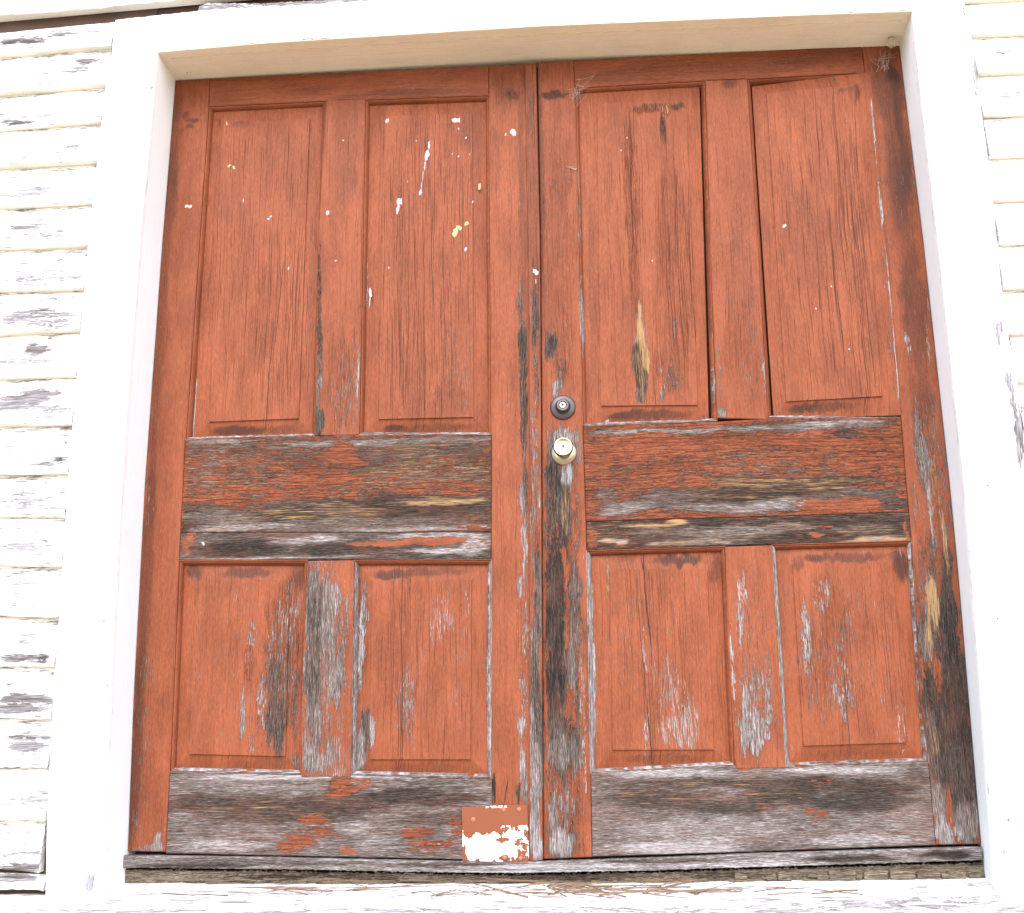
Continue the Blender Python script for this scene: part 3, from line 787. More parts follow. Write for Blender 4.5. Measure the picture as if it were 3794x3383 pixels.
        (-0.237, 0.343, 0.076, 0.010, {'w': 0.9, 't': 0.66}),
        (-0.216, 0.395, 0.064, 0.007, {'w': 0.2}),
        (-0.218, 0.277, 0.063, 0.010, {'w': 0.85, 't': 0.55}),
        (-0.216, 0.253, 0.063, 0.017, {'w': 0.97, 't': 0.66}),
        (-0.193, 0.135, 0.050, 0.016, {'w': 0.5, 't': 0.82}),
        (-0.159, 0.152, 0.012, 0.009, {'w': 0.6, 't': 0.7}),
        (-0.194, 0.008, 0.074, 0.010, {'w': 0.7, 't': 0.75}),
        (-0.203, -0.023, 0.061, 0.011, {'w': 0.97, 't': 0.55}),
        (-0.213, -0.049, 0.073, 0.011, {'w': 1.0, 't': 0.6})],
    'SR': [
        (2.299, 1.455, 0.199, 1.372, {'w': 0.2, 'f': 0.35, 't': 0.85}),
        (2.307, 2.102, 0.039, 0.009, {'w': 0.5, 't': 0.75}),
        (2.333, 2.039, 0.039, 0.008, {'w': 0.5, 't': 0.75}),
        (2.312, 2.021, 0.039, 0.005, {'w': 0.6, 't': 0.5}),
        (2.318, 1.898, 0.039, 0.012, {'w': 0.55, 't': 0.8}),
        (2.309, 1.766, 0.038, 0.009, {'w': 0.4, 't': 0.82}),
        (2.303, 1.651, 0.030, 0.009, {'w': 0.45, 't': 0.75}),
        (2.290, 1.539, 0.030, 0.008, {'w': 0.4, 't': 0.8}),
        (2.245, 1.029, 0.019, 0.018, {'w': 0.7, 't': 0.8})],
    'CR': [
        (2.218, 1.995, 0.013, 0.090, {'w': 0.35, 't': 0.85}),
        (2.225, 1.905, 0.010, 0.089, {'w': 0.8, 't': 0.88}),
        (2.229, 1.817, 0.010, 0.044, {'w': 0.6, 't': 0.85}),
        (2.185, 1.478, 0.012, 0.028, {'w': 0.4, 't': 0.8}),
        (2.206, 1.233, 0.010, 0.080, {'w': 0.7, 't': 0.85}),
        (2.219, 1.075, 0.012, 0.078, {'w': 0.75, 't': 0.85}),
        (2.229, 0.960, 0.014, 0.076, {'w': 0.9, 't': 0.7}),
        (2.079, -0.029, 0.018, 0.043, {'w': 0.5, 't': 0.9})],
    'CL': [
        (-0.021, -0.065, 0.014, 0.025, {'w': 0.8, 't': 0.8}),
        (-0.033, 0.262, 0.007, 0.071, {'w': 0.4, 't': 0.9}),
        (-0.139, 2.219, 0.015, 0.032, {'w': 0.4, 't': 0.8})],
    'HD': [
        (0.241, 2.142, 0.227, 0.008, {'w': 0.25, 't': 0.8}),
        (0.099, 2.142, 0.043, 0.005, {'w': 0.35, 't': 0.75}),
        (0.439, 2.163, 0.085, 0.009, {'w': 0.45, 't': 0.85}),
        (0.580, 2.175, 0.070, 0.009, {'w': 0.35, 't': 0.8}),
        (0.055, 2.163, 0.086, 0.006, {'w': 0.35, 't': 0.85})],
    'SILL': [
        (0.948, -0.108, 1.553, 0.043, {'w': 0.3, 'f': 0.9, 't': 0.86}),
        (0.482, -0.071, 0.466, 0.008, {'w': 0.4, 't': 0.85}),
        (1.793, -0.112, 0.286, 0.015, {'w': 0.55, 't': 0.75}),
        (1.402, -0.123, 0.335, 0.011, {'w': 0.5, 't': 0.8}),
        (0.129, -0.117, 0.308, 0.011, {'w': 0.5, 't': 0.8}),
        (0.948, -0.121, 1.551, 0.010, {'w': 0.5, 'f': 0.9, 't': 0.8})],
    'PLATE': [
        (0.923, 0.070, 0.092, 0.026, {'w': 0.12}),
        (0.919, 0.098, 0.086, 0.004, {'w': 0.5}),
        (0.920, 0.002, 0.116, 0.040, {'w': 1.05}),
        (0.980, 0.013, 0.027, 0.047, {'w': 0.5}),
        (0.950, 0.048, 0.017, 0.009, {'w': 0.45}),
        (0.993, 0.046, 0.015, 0.012, {'w': 0.55}),
        (0.986, -0.016, 0.027, 0.012, {'w': 0.4}),
        (0.943, -0.020, 0.017, 0.009, {'w': 0.3}),
        (0.941, 0.020, 0.020, 0.008, {'w': 0.35}),
        (0.846, -0.009, 0.005, 0.019, {'w': 0.3}),
        (0.869, 0.002, 0.025, 0.028, {'w': 1.2})],
    'THR': [
        (0.254, -0.022, 0.226, 0.008, {'t': 0.45}),
        (0.192, -0.033, 0.176, 0.006, {'t': 0.25}),
        (0.467, -0.030, 0.199, 0.005, {'t': 0.4}),
        (0.814, -0.035, 0.196, 0.006, {'t': 0.35}),
        (0.936, -0.054, 0.721, 0.005, {'t': 0.98}),  # paler band along the lower edge
        (1.301, -0.030, 0.180, 0.005, {'t': 0.35}),
        (1.058, -0.041, 0.242, 0.006, {'t': 0.85}),
        (1.778, -0.027, 0.141, 0.008, {'t': 0.2}),
        (1.990, -0.020, 0.070, 0.011, {'t': 0.15}),
        (1.540, -0.040, 0.237, 0.006, {'t': 0.8})],
    'BEAM': [
        (0.118, -0.063, 0.113, 0.014, {'t': 0.6}),
        (0.394, -0.062, 0.075, 0.007, {'t': 0.15}),
        (0.997, -0.071, 0.109, 0.006, {'t': 0.1}),
        (0.568, -0.065, 0.148, 0.016, {'t': 0.3}),
        (0.506, -0.077, 0.074, 0.012, {'t': 0.6}),
        (0.875, -0.070, 0.146, 0.018, {'t': 0.38}),
        (1.118, -0.069, 0.145, 0.016, {'t': 0.28}),
        (1.299, -0.072, 0.108, 0.014, {'t': 0.5}),
        (1.479, -0.066, 0.107, 0.009, {'t': 0.3}),
        (1.716, -0.056, 0.106, 0.009, {'t': 0.5})],
    'JT': [
        (0.224, 2.202, 0.238, 0.050, {'w': 0.0, 'd': 0.1})],
    'DRIP': [
        (0.125, 2.392, 0.091, 0.020, {'w': 0.95, 't': 0.85}),
        (0.516, 2.386, 0.297, 0.020, {'w': 0.6, 't': 0.7})],
}

KEYS = 'wtadfck'
BASE = {  # paint loss, tone, fresh wood, grime, flecks, cracks, flaking of each board before its stains are laid on
    'L': dict(w=0.05, t=0.5, a=0.0, d=0.09, f=0.08, c=0.15, k=0.0),
    'H': dict(w=0.05, t=0.92, a=0.0, d=0.0, f=0.42, c=0.0, k=0.0),
    'S': dict(w=0.33, t=0.84, a=0.0, d=0.0, f=0.4, c=0.0, k=0.0),
    'C': dict(w=-0.6, t=0.9, a=0.0, d=0.0, f=-1.0, c=0.0, k=0.0),
    'G': dict(w=1.3, t=0.66, a=0.0, d=0.0, f=0.0, c=0.0, k=0.0),
    'R': dict(w=1.3, t=0.50, a=0.10, d=0.0, f=0.0, c=0.8, k=0.0),
    'W': dict(w=0.85, t=0.80, a=0.0, d=0.0, f=0.0, c=0.0, k=0.0),
    'E': dict(w=0.66, t=0.70, a=0.0, d=0.0, f=0.0, c=0.0, k=0.0),     # worn silver edges
}


KEYBASE = {  # boards that have lost their paint almost everywhere
    'LM': dict(w=0.53, t=0.3, a=0.22, k=0.9, c=0.0), 'LN': dict(w=0.9, t=0.35, c=0.0), 'LB': dict(w=0.78, t=0.54, c=0.15),
    'RM': dict(w=0.36, t=0.25, k=1.0, c=0.0), 'RN': dict(w=0.85, t=0.18, a=0.2, c=0.0), 'RB': dict(w=0.80, t=0.55, c=0.15),
    'LW': dict(w=0.38, t=0.55), 'AST': dict(c=0.5),
}


def vnoise(u, v, seed):
    """smooth 2-D value noise, about -1..1"""
    def h(i, j):
        s = np.sin(i * 127.1 + j * 311.7 + seed * 74.7) * 43758.5453
        return (s - np.floor(s)) * 2 - 1
    i, j = np.floor(u), np.floor(v)
    f, g = u - i, v - j
    f, g = f * f * (3 - 2 * f), g * g * (3 - 2 * g)
    return (h(i, j) * (1 - f) + h(i + 1, j) * f) * (1 - g) + (h(i, j + 1) * (1 - f) + h(i + 1, j + 1) * f) * g


def field(key, base, X, Z, grain='z'):
    """stains, painted shade and bare places of one board; their outlines run out in ragged fingers along the grain"""
    if grain == 'z':
        al, ac = Z, X
    else:
        al, ac = X, Z
    sd0 = (sum(ord(c) for c in key) % 97) * 0.37
    fing = vnoise(ac * 75, al * 7, sd0) * 0.65 + vnoise(ac * 170, al * 15, sd0 + 3) * 0.5
    side = vnoise(al * 22, ac * 30, sd0 + 5) * 0.6 + vnoise(al * 60, ac * 70, sd0 + 9) * 0.35
    b0 = {**BASE[base], **KEYBASE.get(key, {})} if base == 'L' else BASE[base]
    out = {k: np.full(X.shape, b0[k]) for k in KEYS}
    for (x, z, rx, rz, st) in WEAR_SHADE.get(key, ()):
        la, lc = (rz, rx) if grain == 'z' else (rx, rz)
        da = np.clip(la * 0.55, 0.0, 0.055) * fing
        dc = np.clip(lc * 0.40, 0.0, 0.012) * side
        ax, az = (dc, da) if grain == 'z' else (da, dc)
        d = np.sqrt(((X - x + ax) / rx) ** 2 + ((Z - z + az) / rz) ** 2)
        f = np.clip((1.15 - d) / 0.6, 0, 1)
        f = f * f * (3 - 2 * f)
        if not f.any():
            continue
        for k, v in st.items():
            out[k] = out[k] + (v - out[k]) * f
    return out


# ------------------------------------------------------------------ mesh building
class MB:
    def __init__(self):
        self.v, self.f, self.g, self.fl, self.mi, self.n = [], [], [], [], [], 0

    def add(self, V, faces, key='', base='L', grain='z', mi=0, seed=None):
        V = np.asarray(V, float).reshape(-1, 3)
        A, B = (V[:, 2], V[:, 0]) if grain == 'z' else (V[:, 0], V[:, 2] - 0.6 * V[:, 1])
        if grain == 'z':
            B = B + 0.6 * V[:, 1]
        sd_ = rnd.random() * 9 if seed is None else seed
        self.v.append(V)
        self.g.append(np.stack([A, B, np.full(len(V), sd_)], 1))
        fd = field(key, base, V[:, 0], V[:, 2], grain)
        self.fl.append(np.stack([fd[k] for k in KEYS], 1))
        for q in faces:
            self.f.append([i + self.n for i in q])
            self.mi.append(mi)
        self.n += len(V)

    def grid(self, V, nu, nv, flip=False, **kw):
        fs = []
        for j in range(nv - 1):
            for i in range(nu - 1):
                a = j * nu + i
                q = (a, a + 1, a + nu + 1, a + nu)
                fs.append(q[::-1] if flip else q)
        self.add(V, fs, **kw)

    def patch(self, c00, c10, c11, c01, nu, nv, **kw):
        c = [np.array(p, float) for p in (c00, c10, c11, c01)]
        s, t = np.meshgrid(np.linspace(0, 1, nu), np.linspace(0, 1, nv))
        s, t = s.reshape(-1, 1), t.reshape(-1, 1)
        self.grid(c[0] * (1 - s) * (1 - t) + c[1] * s * (1 - t) + c[2] * s * t + c[3] * (1 - s) * t, nu, nv, **kw)

    def box(self, x0, x1, y0, y1, z0, z1, **kw):
        V = [(x, y, z) for z in (z0, z1) for y in (y0, y1) for x in (x0, x1)]
        self.add(V, [(0, 1, 5, 4), (1, 3, 7, 5), (3, 2, 6, 7), (2, 0, 4, 6), (4, 5, 7, 6), (0, 2, 3, 1)], **kw)

    def build(self, name, mats, parent=None, smooth=False, origin=None):
        V = np.concatenate(self.v)
        off = np.array(parent.location if parent is not None and origin is None else (origin or (0, 0, 0)))
        if parent is not None:
            p = parent
            off = np.zeros(3)
            while p is not None:
                off = off + np.array(p.location)
                p = p.parent
        me = bpy.data.meshes.new(name)
        me.from_pydata((V - off).tolist(), [], self.f)
        g, fl = np.concatenate(self.g), np.concatenate(self.fl)
        for nm, arr in (('grain', g), ('wa', fl[:, 0:3]), ('wb', fl[:, 3:6]), ('wk', np.repeat(fl[:, 6:7], 3, 1))):
            at = me.attributes.new(nm, 'FLOAT_VECTOR', 'POINT')
            at.data.foreach_set('vector', np.ascontiguousarray(arr, dtype=np.float32).ravel())
        for m in (mats if isinstance(mats, (list, tuple)) else [mats]):
            me.materials.append(m)
        me.polygons.foreach_set('material_index', self.mi)
        if smooth:
            me.polygons.foreach_set('use_smooth', [True] * len(me.polygons))
        me.update()
        o = bpy.data.objects.new(name, me)
        COL.objects.link(o)
        if parent is not None:
            o.parent = parent
        elif origin:
            o.location = origin
        return o


def tag(o, label=None, cat=None, group=None, kind=None):
    if label:
        o['label'] = label
    if cat:
        o['category'] = cat
    if group:
        o['group'] = group
    if kind:
        o['kind'] = kind
    return o


def thing(name, loc, label, cat, group=None):
    o = bpy.data.objects.new(name, None)
    o.empty_display_size = 0.1
    o.location = loc
    COL.objects.link(o)
    return tag(o, label, cat, group)


def line(pts, axis):
    """polyline -> function: axis 0 gives z(x), axis 1 gives x(z); straight on past its ends"""
    p = np.array(pts, float)
    k, v = (p[:, 0], p[:, 1]) if axis == 0 else (p[:, 1], p[:, 0])
    o = np.argsort(k)
    k, v = k[o], v[o]

    def f(q):
        q = np.asarray(q, float)
        r = np.interp(q, k, v)
        if len(k) > 1:
            r = np.where(q < k[0], v[0] + (q - k[0]) * (v[1] - v[0]) / (k[1] - k[0]), r)
            r = np.where(q > k[-1], v[-1] + (q - k[-1]) * (v[-1] - v[-2]) / (k[-1] - k[-2]), r)
        return r
    return f


def board(mb, key, left, right, bottom, top, y=0.0, th=0.04, grain='z', base='L', gap=0.0006, step=0.0045, warp=None, rough=0.0, seed=None):
    """a board with a softened arris between four edge lines, facing -y"""
    L, R_, B_, T_ = line(left, 1), line(right, 1), line(bottom, 0), line(top, 0)
    w = abs(np.mean([a[0] for a in right]) - np.mean([a[0] for a in left]))
    h = abs(np.mean([a[1] for a in top]) - np.mean([a[1] for a in bottom]))

    def prm(size):
        n = max(3, int(size / step) + 1)
        e = 0.0018 / size
        p = [0, 0] + list(np.linspace(e, 1 - e, n)) + [1, 1]
        k = [2, 1] + [0] * n + [1, 2]
        return np.array(p), np.array(k)
    s, ks = prm(w)
    t, kt = prm(h)
    Sg, Tg = np.meshgrid(s, t)
    Ks, Kt = np.meshgrid(ks, kt)
    x = np.full(Sg.shape, np.mean([a[0] for a in left]) + w / 2)
    z = np.full(Sg.shape, np.mean([a[1] for a in bottom]) + h / 2)
    for _ in range(8):
        z = B_(x) * (1 - Tg) + T_(x) * Tg + gap * (1 - 2 * Tg)
        x = L(z) * (1 - Sg) + R_(z) * Sg + gap * (1 - 2 * Sg)
    kk = np.maximum(Ks, Kt)
    yy = np.where(kk == 2, y + th, np.where(kk == 1, y + 0.0014, y))
    if rough:
        j = np.array([rnd.gauss(0, rough) for _ in range(x.size)]).reshape(x.shape)
        z = z + np.where(Kt > 0, j, 0)
        yy = yy + np.where(kk == 0, np.abs(j) * 0.5, 0)
    if warp is not None:
        yy = yy + warp(Sg, Tg)
    mb.grid(np.stack([x, yy, z], -1).reshape(-1, 3), len(s), len(t), key=key, base=base, grain=grain, seed=seed)


def lerp2(a, b, f):
    return (a[0] + (b[0] - a[0]) * f, a[1] + (b[1] - a[1]) * f)


def inset(q, l, r, b, t):
    """quad TL TR BR BL moved in by metres on each side"""
    return [(q[0][0] + l, q[0][1] - t), (q[1][0] - r, q[1][1] - t), (q[2][0] - r, q[2][1] + b), (q[3][0] + l, q[3][1] + b)]


OVOLO = [(-0.12, 0.0009), (0.04, 0.0009), (0.07, 0.0065), (0.13, 0.0065), (0.17, 0.0030), (0.40, 0.0045), (0.60, 0.0075), (0.78, 0.0115), (0.86, 0.0150), (0.90, 0.0185), (1.0, 0.0195)]


def moulding(key, q, parent, w=0.0115, edges=('L', 'L', 'L', 'L')):
    """stuck ovolo round one panel opening; q = TL TR BR BL; edges = wear base of top, right, bottom, left"""
    mb = MB()
    qi = inset(q, w, w, w, w)
    for i, nm in enumerate('TRBL'):
        a, b, ai, bi = q[i], q[(i + 1) % 4], qi[i], qi[(i + 1) % 4]
        n = max(4, int(math.dist(a, b) / 0.01))
        V = []
        for f, y in OVOLO:
            p0, p1 = lerp2(a, ai, f), lerp2(b, bi, f)
            for k in range(n):
                p = lerp2(p0, p1, k / (n - 1))
                V.append((p[0], y, p[1]))
        mb.grid(V, n, len(OVOLO), flip=True, key='m' + key + nm, base=edges[i], grain='x' if nm in 'TB' else 'z')
    return mb.build('moulding', M_RED, parent)


def panel(key, q, fld, parent, yo=0.0180, yb=0.0100, yf=0.0058, warp=None, edges=('L', 'L', 'L', 'L'), own=None, gaps=(0.0095,) * 4):
    """raised panel: outer quad q (TL TR BR BL), raised field fld, plus its moulding as a sub-part"""
    mb = MB()
    o = own or inset(q, gaps[3], gaps[1], gaps[2], gaps[0])
    sd_ = rnd.random() * 9
    wf = warp or (lambda s, t: 0.0)

    def P3(p, y):
        s = (p[0] - o[3][0]) / (o[1][0] - o[3][0])
        t = (p[1] - o[3][1]) / (o[0][1] - o[3][1])
        return (p[0], y + wf(s, t), p[1])
    for i in range(4):
        a, b, fa, fb = o[i], o[(i + 1) % 4], fld[i], fld[(i + 1) % 4]
        n = max(6, int(math.dist(a, b) / 0.008))
        mb.patch(P3(a, yo), P3(b, yo), P3(fb, yb), P3(fa, yb), n, 9, flip=True, key=key, seed=sd_)
        mb.patch(P3(fa, yb), P3(fb, yb), P3(fb, yf), P3(fa, yf), n, 3, flip=True, key=key, seed=sd_)
        mb.patch(P3(b, yo), P3(a, yo), P3(a, yo + 0.012), P3(b, yo + 0.012), n, 2, flip=True, key=key, seed=sd_)
    nu, nv = max(6, int(math.dist(fld[0], fld[1]) / 0.0042)), max(6, int(math.dist(fld[0], fld[3]) / 0.0055))
    mb.patch(P3(fld[3], yf), P3(fld[2], yf), P3(fld[1], yf), P3(fld[0], yf), nu, nv, key=key, seed=sd_)
    spots = SPLATS.get(key, ())
    for (x, z), rx, rz, mud in spots:
        splat(mb, x, z, yf + wf((x - o[3][0]) / (o[1][0] - o[3][0]), 0) - 0.0002, rx, rz, 2 if mud else 1)
    for pts, w_ in SPLITS.get(key, ()):
        sx = (pts[0][0] - o[3][0]) / (o[1][0] - o[3][0])
        split(mb, pts, w_, yf + wf(sx, 0) - 0.0004, 3)
    p = mb.build('panel', [M_RED, M_DROP, M_MUD, M_SPLIT], parent)
    moulding(key, q, p, edges=edges)
    return p


def splat(mb, x, z, y, rx, rz, mi, h=0.0012):
    n = 11
    V = [(x, y - h, z)]
    ph = rnd.random() * 6
    for ring, hh in ((0.55, 0.9), (1.0, 0.0)):
        for i in range(n):
            a = i / n * 2 * math.pi
            r = ring * (1 + 0.28 * math.sin(2 * a + ph) + 0.18 * math.sin(5 * a + ph * 3) + rnd.uniform(-.12, .12))
            V.append((x + 0.8 * rx * r * math.cos(a), y - h * hh, z + rz * r * math.sin(a)))
    F = [(0, 1 + i, 1 + (i + 1) % n) for i in range(n)]
    F += [(1 + i, 1 + n + i, 1 + n + (i + 1) % n, 1 + (i + 1) % n) for i in range(n)]
    mb.add(V, F, mi=mi)


def tube(mb, pts, r0, r1=None, ns=5, mi=0):
    r1 = r0 if r1 is None else r1
    P = [Vector(p) for p in pts]
    V, F = [], []
    for i, p in enumerate(P):
        d = (P[min(i + 1, len(P) - 1)] - P[max(i - 1, 0)]).normalized()
        u = d.orthogonal().normalized()
        w = d.cross(u)
        r = r0 + (r1 - r0) * i / (len(P) - 1)
        for k in range(ns):
            a = 2 * math.pi * k / ns
            V.append(tuple(p + u * (r * math.cos(a)) + w * (r * math.sin(a))))
    for i in range(len(P) - 1):
        for k in range(ns):
            F.append((i * ns + k, i * ns + (k + 1) % ns, (i + 1) * ns + (k + 1) % ns, (i + 1) * ns + k))
    F += [tuple(range(ns))[::-1], tuple((len(P) - 1) * ns + k for k in range(ns))]
    mb.add(V, F, mi=mi)


def lathe(mb, cx, cz, prof, ns=48, y0=0.0, mi=0):
    """profile of (radius, y) turned about the y axis through (cx, cz); y runs out of the wall as it falls"""
    V, F = [], []
    for r, y in prof:
        for k in range(ns):
            a = 2 * math.pi * k / ns
            V.append((cx + r * math.cos(a), y0 + y, cz + r * math.sin(a)))
    for i in range(len(prof) - 1):
        for k in range(ns):
            F.append((i * ns + k, i * ns + (k + 1) % ns, (i + 1) * ns + (k + 1) % ns, (i + 1) * ns + k))
    F.append(tuple((len(prof) - 1) * ns + k for k in range(ns)))
    mb.add(V, F, mi=mi)


def sp(pts, rx, rz, mud=0):
    return [(p, rx, rz, mud) for p in pts]


SPLITS = {   # open splits running along the grain of a board: polylines and their width
    'PG': [([(1.3068,0.7158), (1.3095,0.6200), (1.3169,0.5181), (1.3206,0.4241)], .0034), ([(1.3031,0.3319), (1.3077,0.2588), (1.3109,0.1866)], .003), ([(1.2880,0.6591), (1.2929,0.5186), (1.2991,0.4183), (1.3011,0.3442)], .0018), ([(1.2608,0.6856), (1.2639,0.5571), (1.2720,0.4312)], .0012)],
    'PD': [([(0.6861,0.7013), (0.6838,0.5430), (0.6896,0.3535), (0.6877,0.1735)], .0022), ([(0.6638,0.6992), (0.6621,0.6208), (0.6684,0.5305)], .0016), ([(0.7058,0.6982), (0.7040,0.6070)], .0014)],
    'PH': [([(1.7916,0.4345), (1.7914,0.3245), (1.7933,0.1962)], .0024), ([(1.9047,0.6074), (1.9015,0.4573), (1.9033,0.3107)], .0012)],
    'PB': [([(0.7422,2.0030), (0.7459,1.8419), (0.7481,1.7028)], .0013), ([(0.7594,1.6870), (0.7572,1.5512), (0.7633,1.4032)], .0018), ([(0.7240,1.4930), (0.7197,1.3176), (0.7291,1.1462)], .0015), ([(0.7879,1.5799), (0.7938,1.3729), (0.7995,1.2004)], .0014), ([(0.6828,1.4356), (0.6804,1.2614), (0.6860,1.1055)], .0012)],
    'PA': [([(0.3426,1.5682), (0.3332,1.4342), (0.3263,1.3172)], .0018), ([(0.3204,1.3611), (0.3128,1.2310), (0.3092,1.1088)], .0016), ([(0.3702,1.5071), (0.3621,1.3304), (0.3569,1.1582)], .0013)],
    'PE': [([(1.4446,1.7936), (1.4328,1.6575), (1.4349,1.5235)], .0018), ([(1.4735,1.7616), (1.4683,1.5961), (1.4644,1.3479)], .0016), ([(1.4115,1.6735), (1.4132,1.5244), (1.4053,1.4078)], .0013), ([(1.3219,1.8611), (1.3146,1.7384), (1.3151,1.6026), (1.3059,1.4993)], .0026)],
    'PF': [([(1.8471,1.6542), (1.8448,1.4486), (1.8505,1.2488)], .0017), ([(1.9118,1.7869), (1.9058,1.5775), (1.9067,1.3600)], .0016), ([(1.8510,1.3907), (1.8587,1.2205), (1.8713,1.1176)], .0018), ([(1.9238,1.5035), (1.9228,1.3309), (1.9269,1.1626)], .0014), ([(1.8050,1.4501), (1.8055,1.2786), (1.8106,1.1388)], .0012)],
    'LSR': [([(0.9534,0.1597), (0.9481,0.1311), (0.9428,0.1003)], .0036), ([(0.9831,0.1546), (0.9799,0.0999)], .003)],
    'RSL': [([(1.1092,0.9130), (1.1087,0.8327), (1.1060,0.7732)], .0014)],
}


def split(mb, pts, w, y, mi):
    P = [pts[0]]
    for a, b in zip(pts, pts[1:]):
        for k in range(1, 9):
            P.append((a[0] + (b[0] - a[0]) * k / 8 + rnd.gauss(0, 0.0004), a[1] + (b[1] - a[1]) * k / 8))
    n = len(P)
    V, F = [], []
    for i, (x, z) in enumerate(P):
        f = i / (n - 1)
        h = 0.5 * w * (0.15 + 0.85 * math.sin(math.pi * min(1, 0.12 + f * 0.88)) ** 0.6) * rnd.uniform(0.55, 1.15)
        V += [(x - h, y, z), (x + h, y, z)]
    F = [(2 * i, 2 * i + 2, 2 * i + 3, 2 * i + 1) for i in range(n - 1)]
    mb.add(V, F, mi=mi)


SPLATS = {
    'PB': sp([(0.6281,1.9880)], .006, .009) + sp([(0.8259,1.9797)], .012, .010) + sp([(0.7485,1.9044)], .005, .011) + sp([(0.7429,1.8733)], .008, .018)
        + sp([(0.7374,1.8407)], .003, .013) + sp([(0.7319,1.8083)], .0016, .018) + sp([(0.7278,1.7775)], .0016, .014) + sp([(0.7251,1.7591)], .005, .009)
        + sp([(0.6656,1.7340)], .008, .014) + sp([(0.6616,1.7112)], .006, .014) + sp([(0.8228,1.6342)], .012, .011, 1) + sp([(0.8341,1.6473)], .009, .008, 1)
        + sp([(0.8551,1.6585)], .007, .007, 1) + sp([(0.8922,1.7700)], .007, .008, 1) + sp([(0.8521,1.5817)], .005, .006) + sp([(0.8331,1.9523), (0.8545,1.9229), (0.8723,1.7233)], .003, .004)
        + sp([(0.8158,1.8745), (0.8643,1.8706), (0.7125,1.9203), (0.6878,1.7948)], .0022, .0025) + sp([(0.6383,1.5352), (0.8329,1.8658)], .003, .003) + sp([(0.5877,1.4628)], .006, .013) + sp([(0.5867,1.4363)], .0025, .014),
    'PA': sp([(0.1734,1.8673), (0.1868,1.8619)], .006, .005, 1) + sp([(0.2936,1.6967), (0.3005,1.7041)], .004, .004) + sp([(0.3562,1.5451), (0.2191,1.7571)], .0025, .005) + sp([(0.1597,2.0034)], .003, .006, 1),
    'PE': sp([(1.3642,1.5264), (1.2911,1.8626), (1.3093,1.9006)], .0025, .003),
    'PF': sp([(1.7263,1.6118)], .006, .006) + sp([(1.8366,1.4272), (1.8688,1.2482), (1.7922,1.3671)], .0025, .003),
}

# ================================================================== LEFT DOOR LEAF
LSL_L = [(0.0022,2.1479), (-0.0065,1.6262), (-0.0116,0.9397), (-0.0048,0.3715), (0.0053,0.0007)]
LSL_R = [(0.1043,2.1589), (0.1051,2.0593), (0.0993,1.6303), (0.0919,1.0548), (0.0928,0.9300), (0.0933,0.7285), (0.0962,0.4369), (0.1007,0.1815), (0.1015,-0.0036)]
LSR_L = [(0.9210,2.1462), (0.9204,1.5957), (0.9202,1.0548), (0.9174,0.7845), (0.9162,0.7056), (0.9125,0.1793), (0.9148,0.1554), (0.9146,-0.0272)]
LU_L, LU_R = [(0.4486,2.0610), (0.4383,1.6160), (0.4450,1.0582)], [(0.5641,2.0567), (0.5630,1.6107), (0.5653,1.0559)]
LW_L, LW_R = [(0.4348,0.7206), (0.4318,0.4325), (0.4360,0.1740)], [(0.5592,0.7177), (0.5612,0.4303), (0.5633,0.1725)]
LM_T, LM_B = [(0.0918,1.0576), (0.1618,1.0611), (0.4451,1.0575), (0.5659,1.0566), (0.9208,1.0438)], [(0.0945,0.8030), (0.9167,0.7838)]
LN_B = [(0.0933,0.7291), (0.9161,0.7115)]
LT_T, LT_B = [(-0.0048,2.1475), (0.1071,2.1481), (0.9210,2.1470), (1.0453,2.1468)], [(0.1051,2.0585), (0.4472,2.0587), (0.5641,2.0567), (0.9210,2.0520)]
LB_T, LB_B = [(0.1002,0.1901), (0.4359,0.1788), (0.5626,0.1762), (0.9149,0.1637)], [(0.1016,-0.0054), (0.5667,-0.0177), (0.9133,-0.0272)]

leaf = thing('door_leaf', (0.5, 0.0, 0.0), 'left red panelled door leaf with a flaking metal patch at its bottom corner', 'door', 'pair of red door leaves')


def part(name, parent, *a, mat=M_RED, label=None, **kw):
    mb = MB()
    board(mb, *a, **kw)
    key = a[0]
    for (x, z), rx, rz, mud in SPLATS.get(key, ()):
        splat(mb, x, z, kw.get('y', 0.0) - 0.0002, rx, rz, 2 if mud else 1)
    for pts, w_ in SPLITS.get(key, ()):
        split(mb, pts, w_, kw.get('y', 0.0) - 0.0004, 3)
    o = mb.build(name, [mat, M_DROP, M_MUD, M_SPLIT], parent)
    if label:
        o['label'] = label
    return o


SPLATS['LSL'] = sp([(0.0579,1.7443), (0.0681,1.7423)], .006, .006)
SPLATS['LSR'] = sp([(0.9864,1.9335), (0.9920,1.9269)], .009, .007) + sp([(0.9678,1.9250)], .004, .004, 1)
SPLATS['LU'] = sp([(0.4637,1.7063)], .005, .009) + sp([(0.4900,1.5596), (0.5028,1.9288)], .003, .003)
SPLATS['AST'] = sp([(1.0449,1.4992)], .009, .009) + sp([(1.0458,1.4713)], .002, .007)
SPLATS['LN'] = sp([(0.1562,0.7711)], .005, .005)

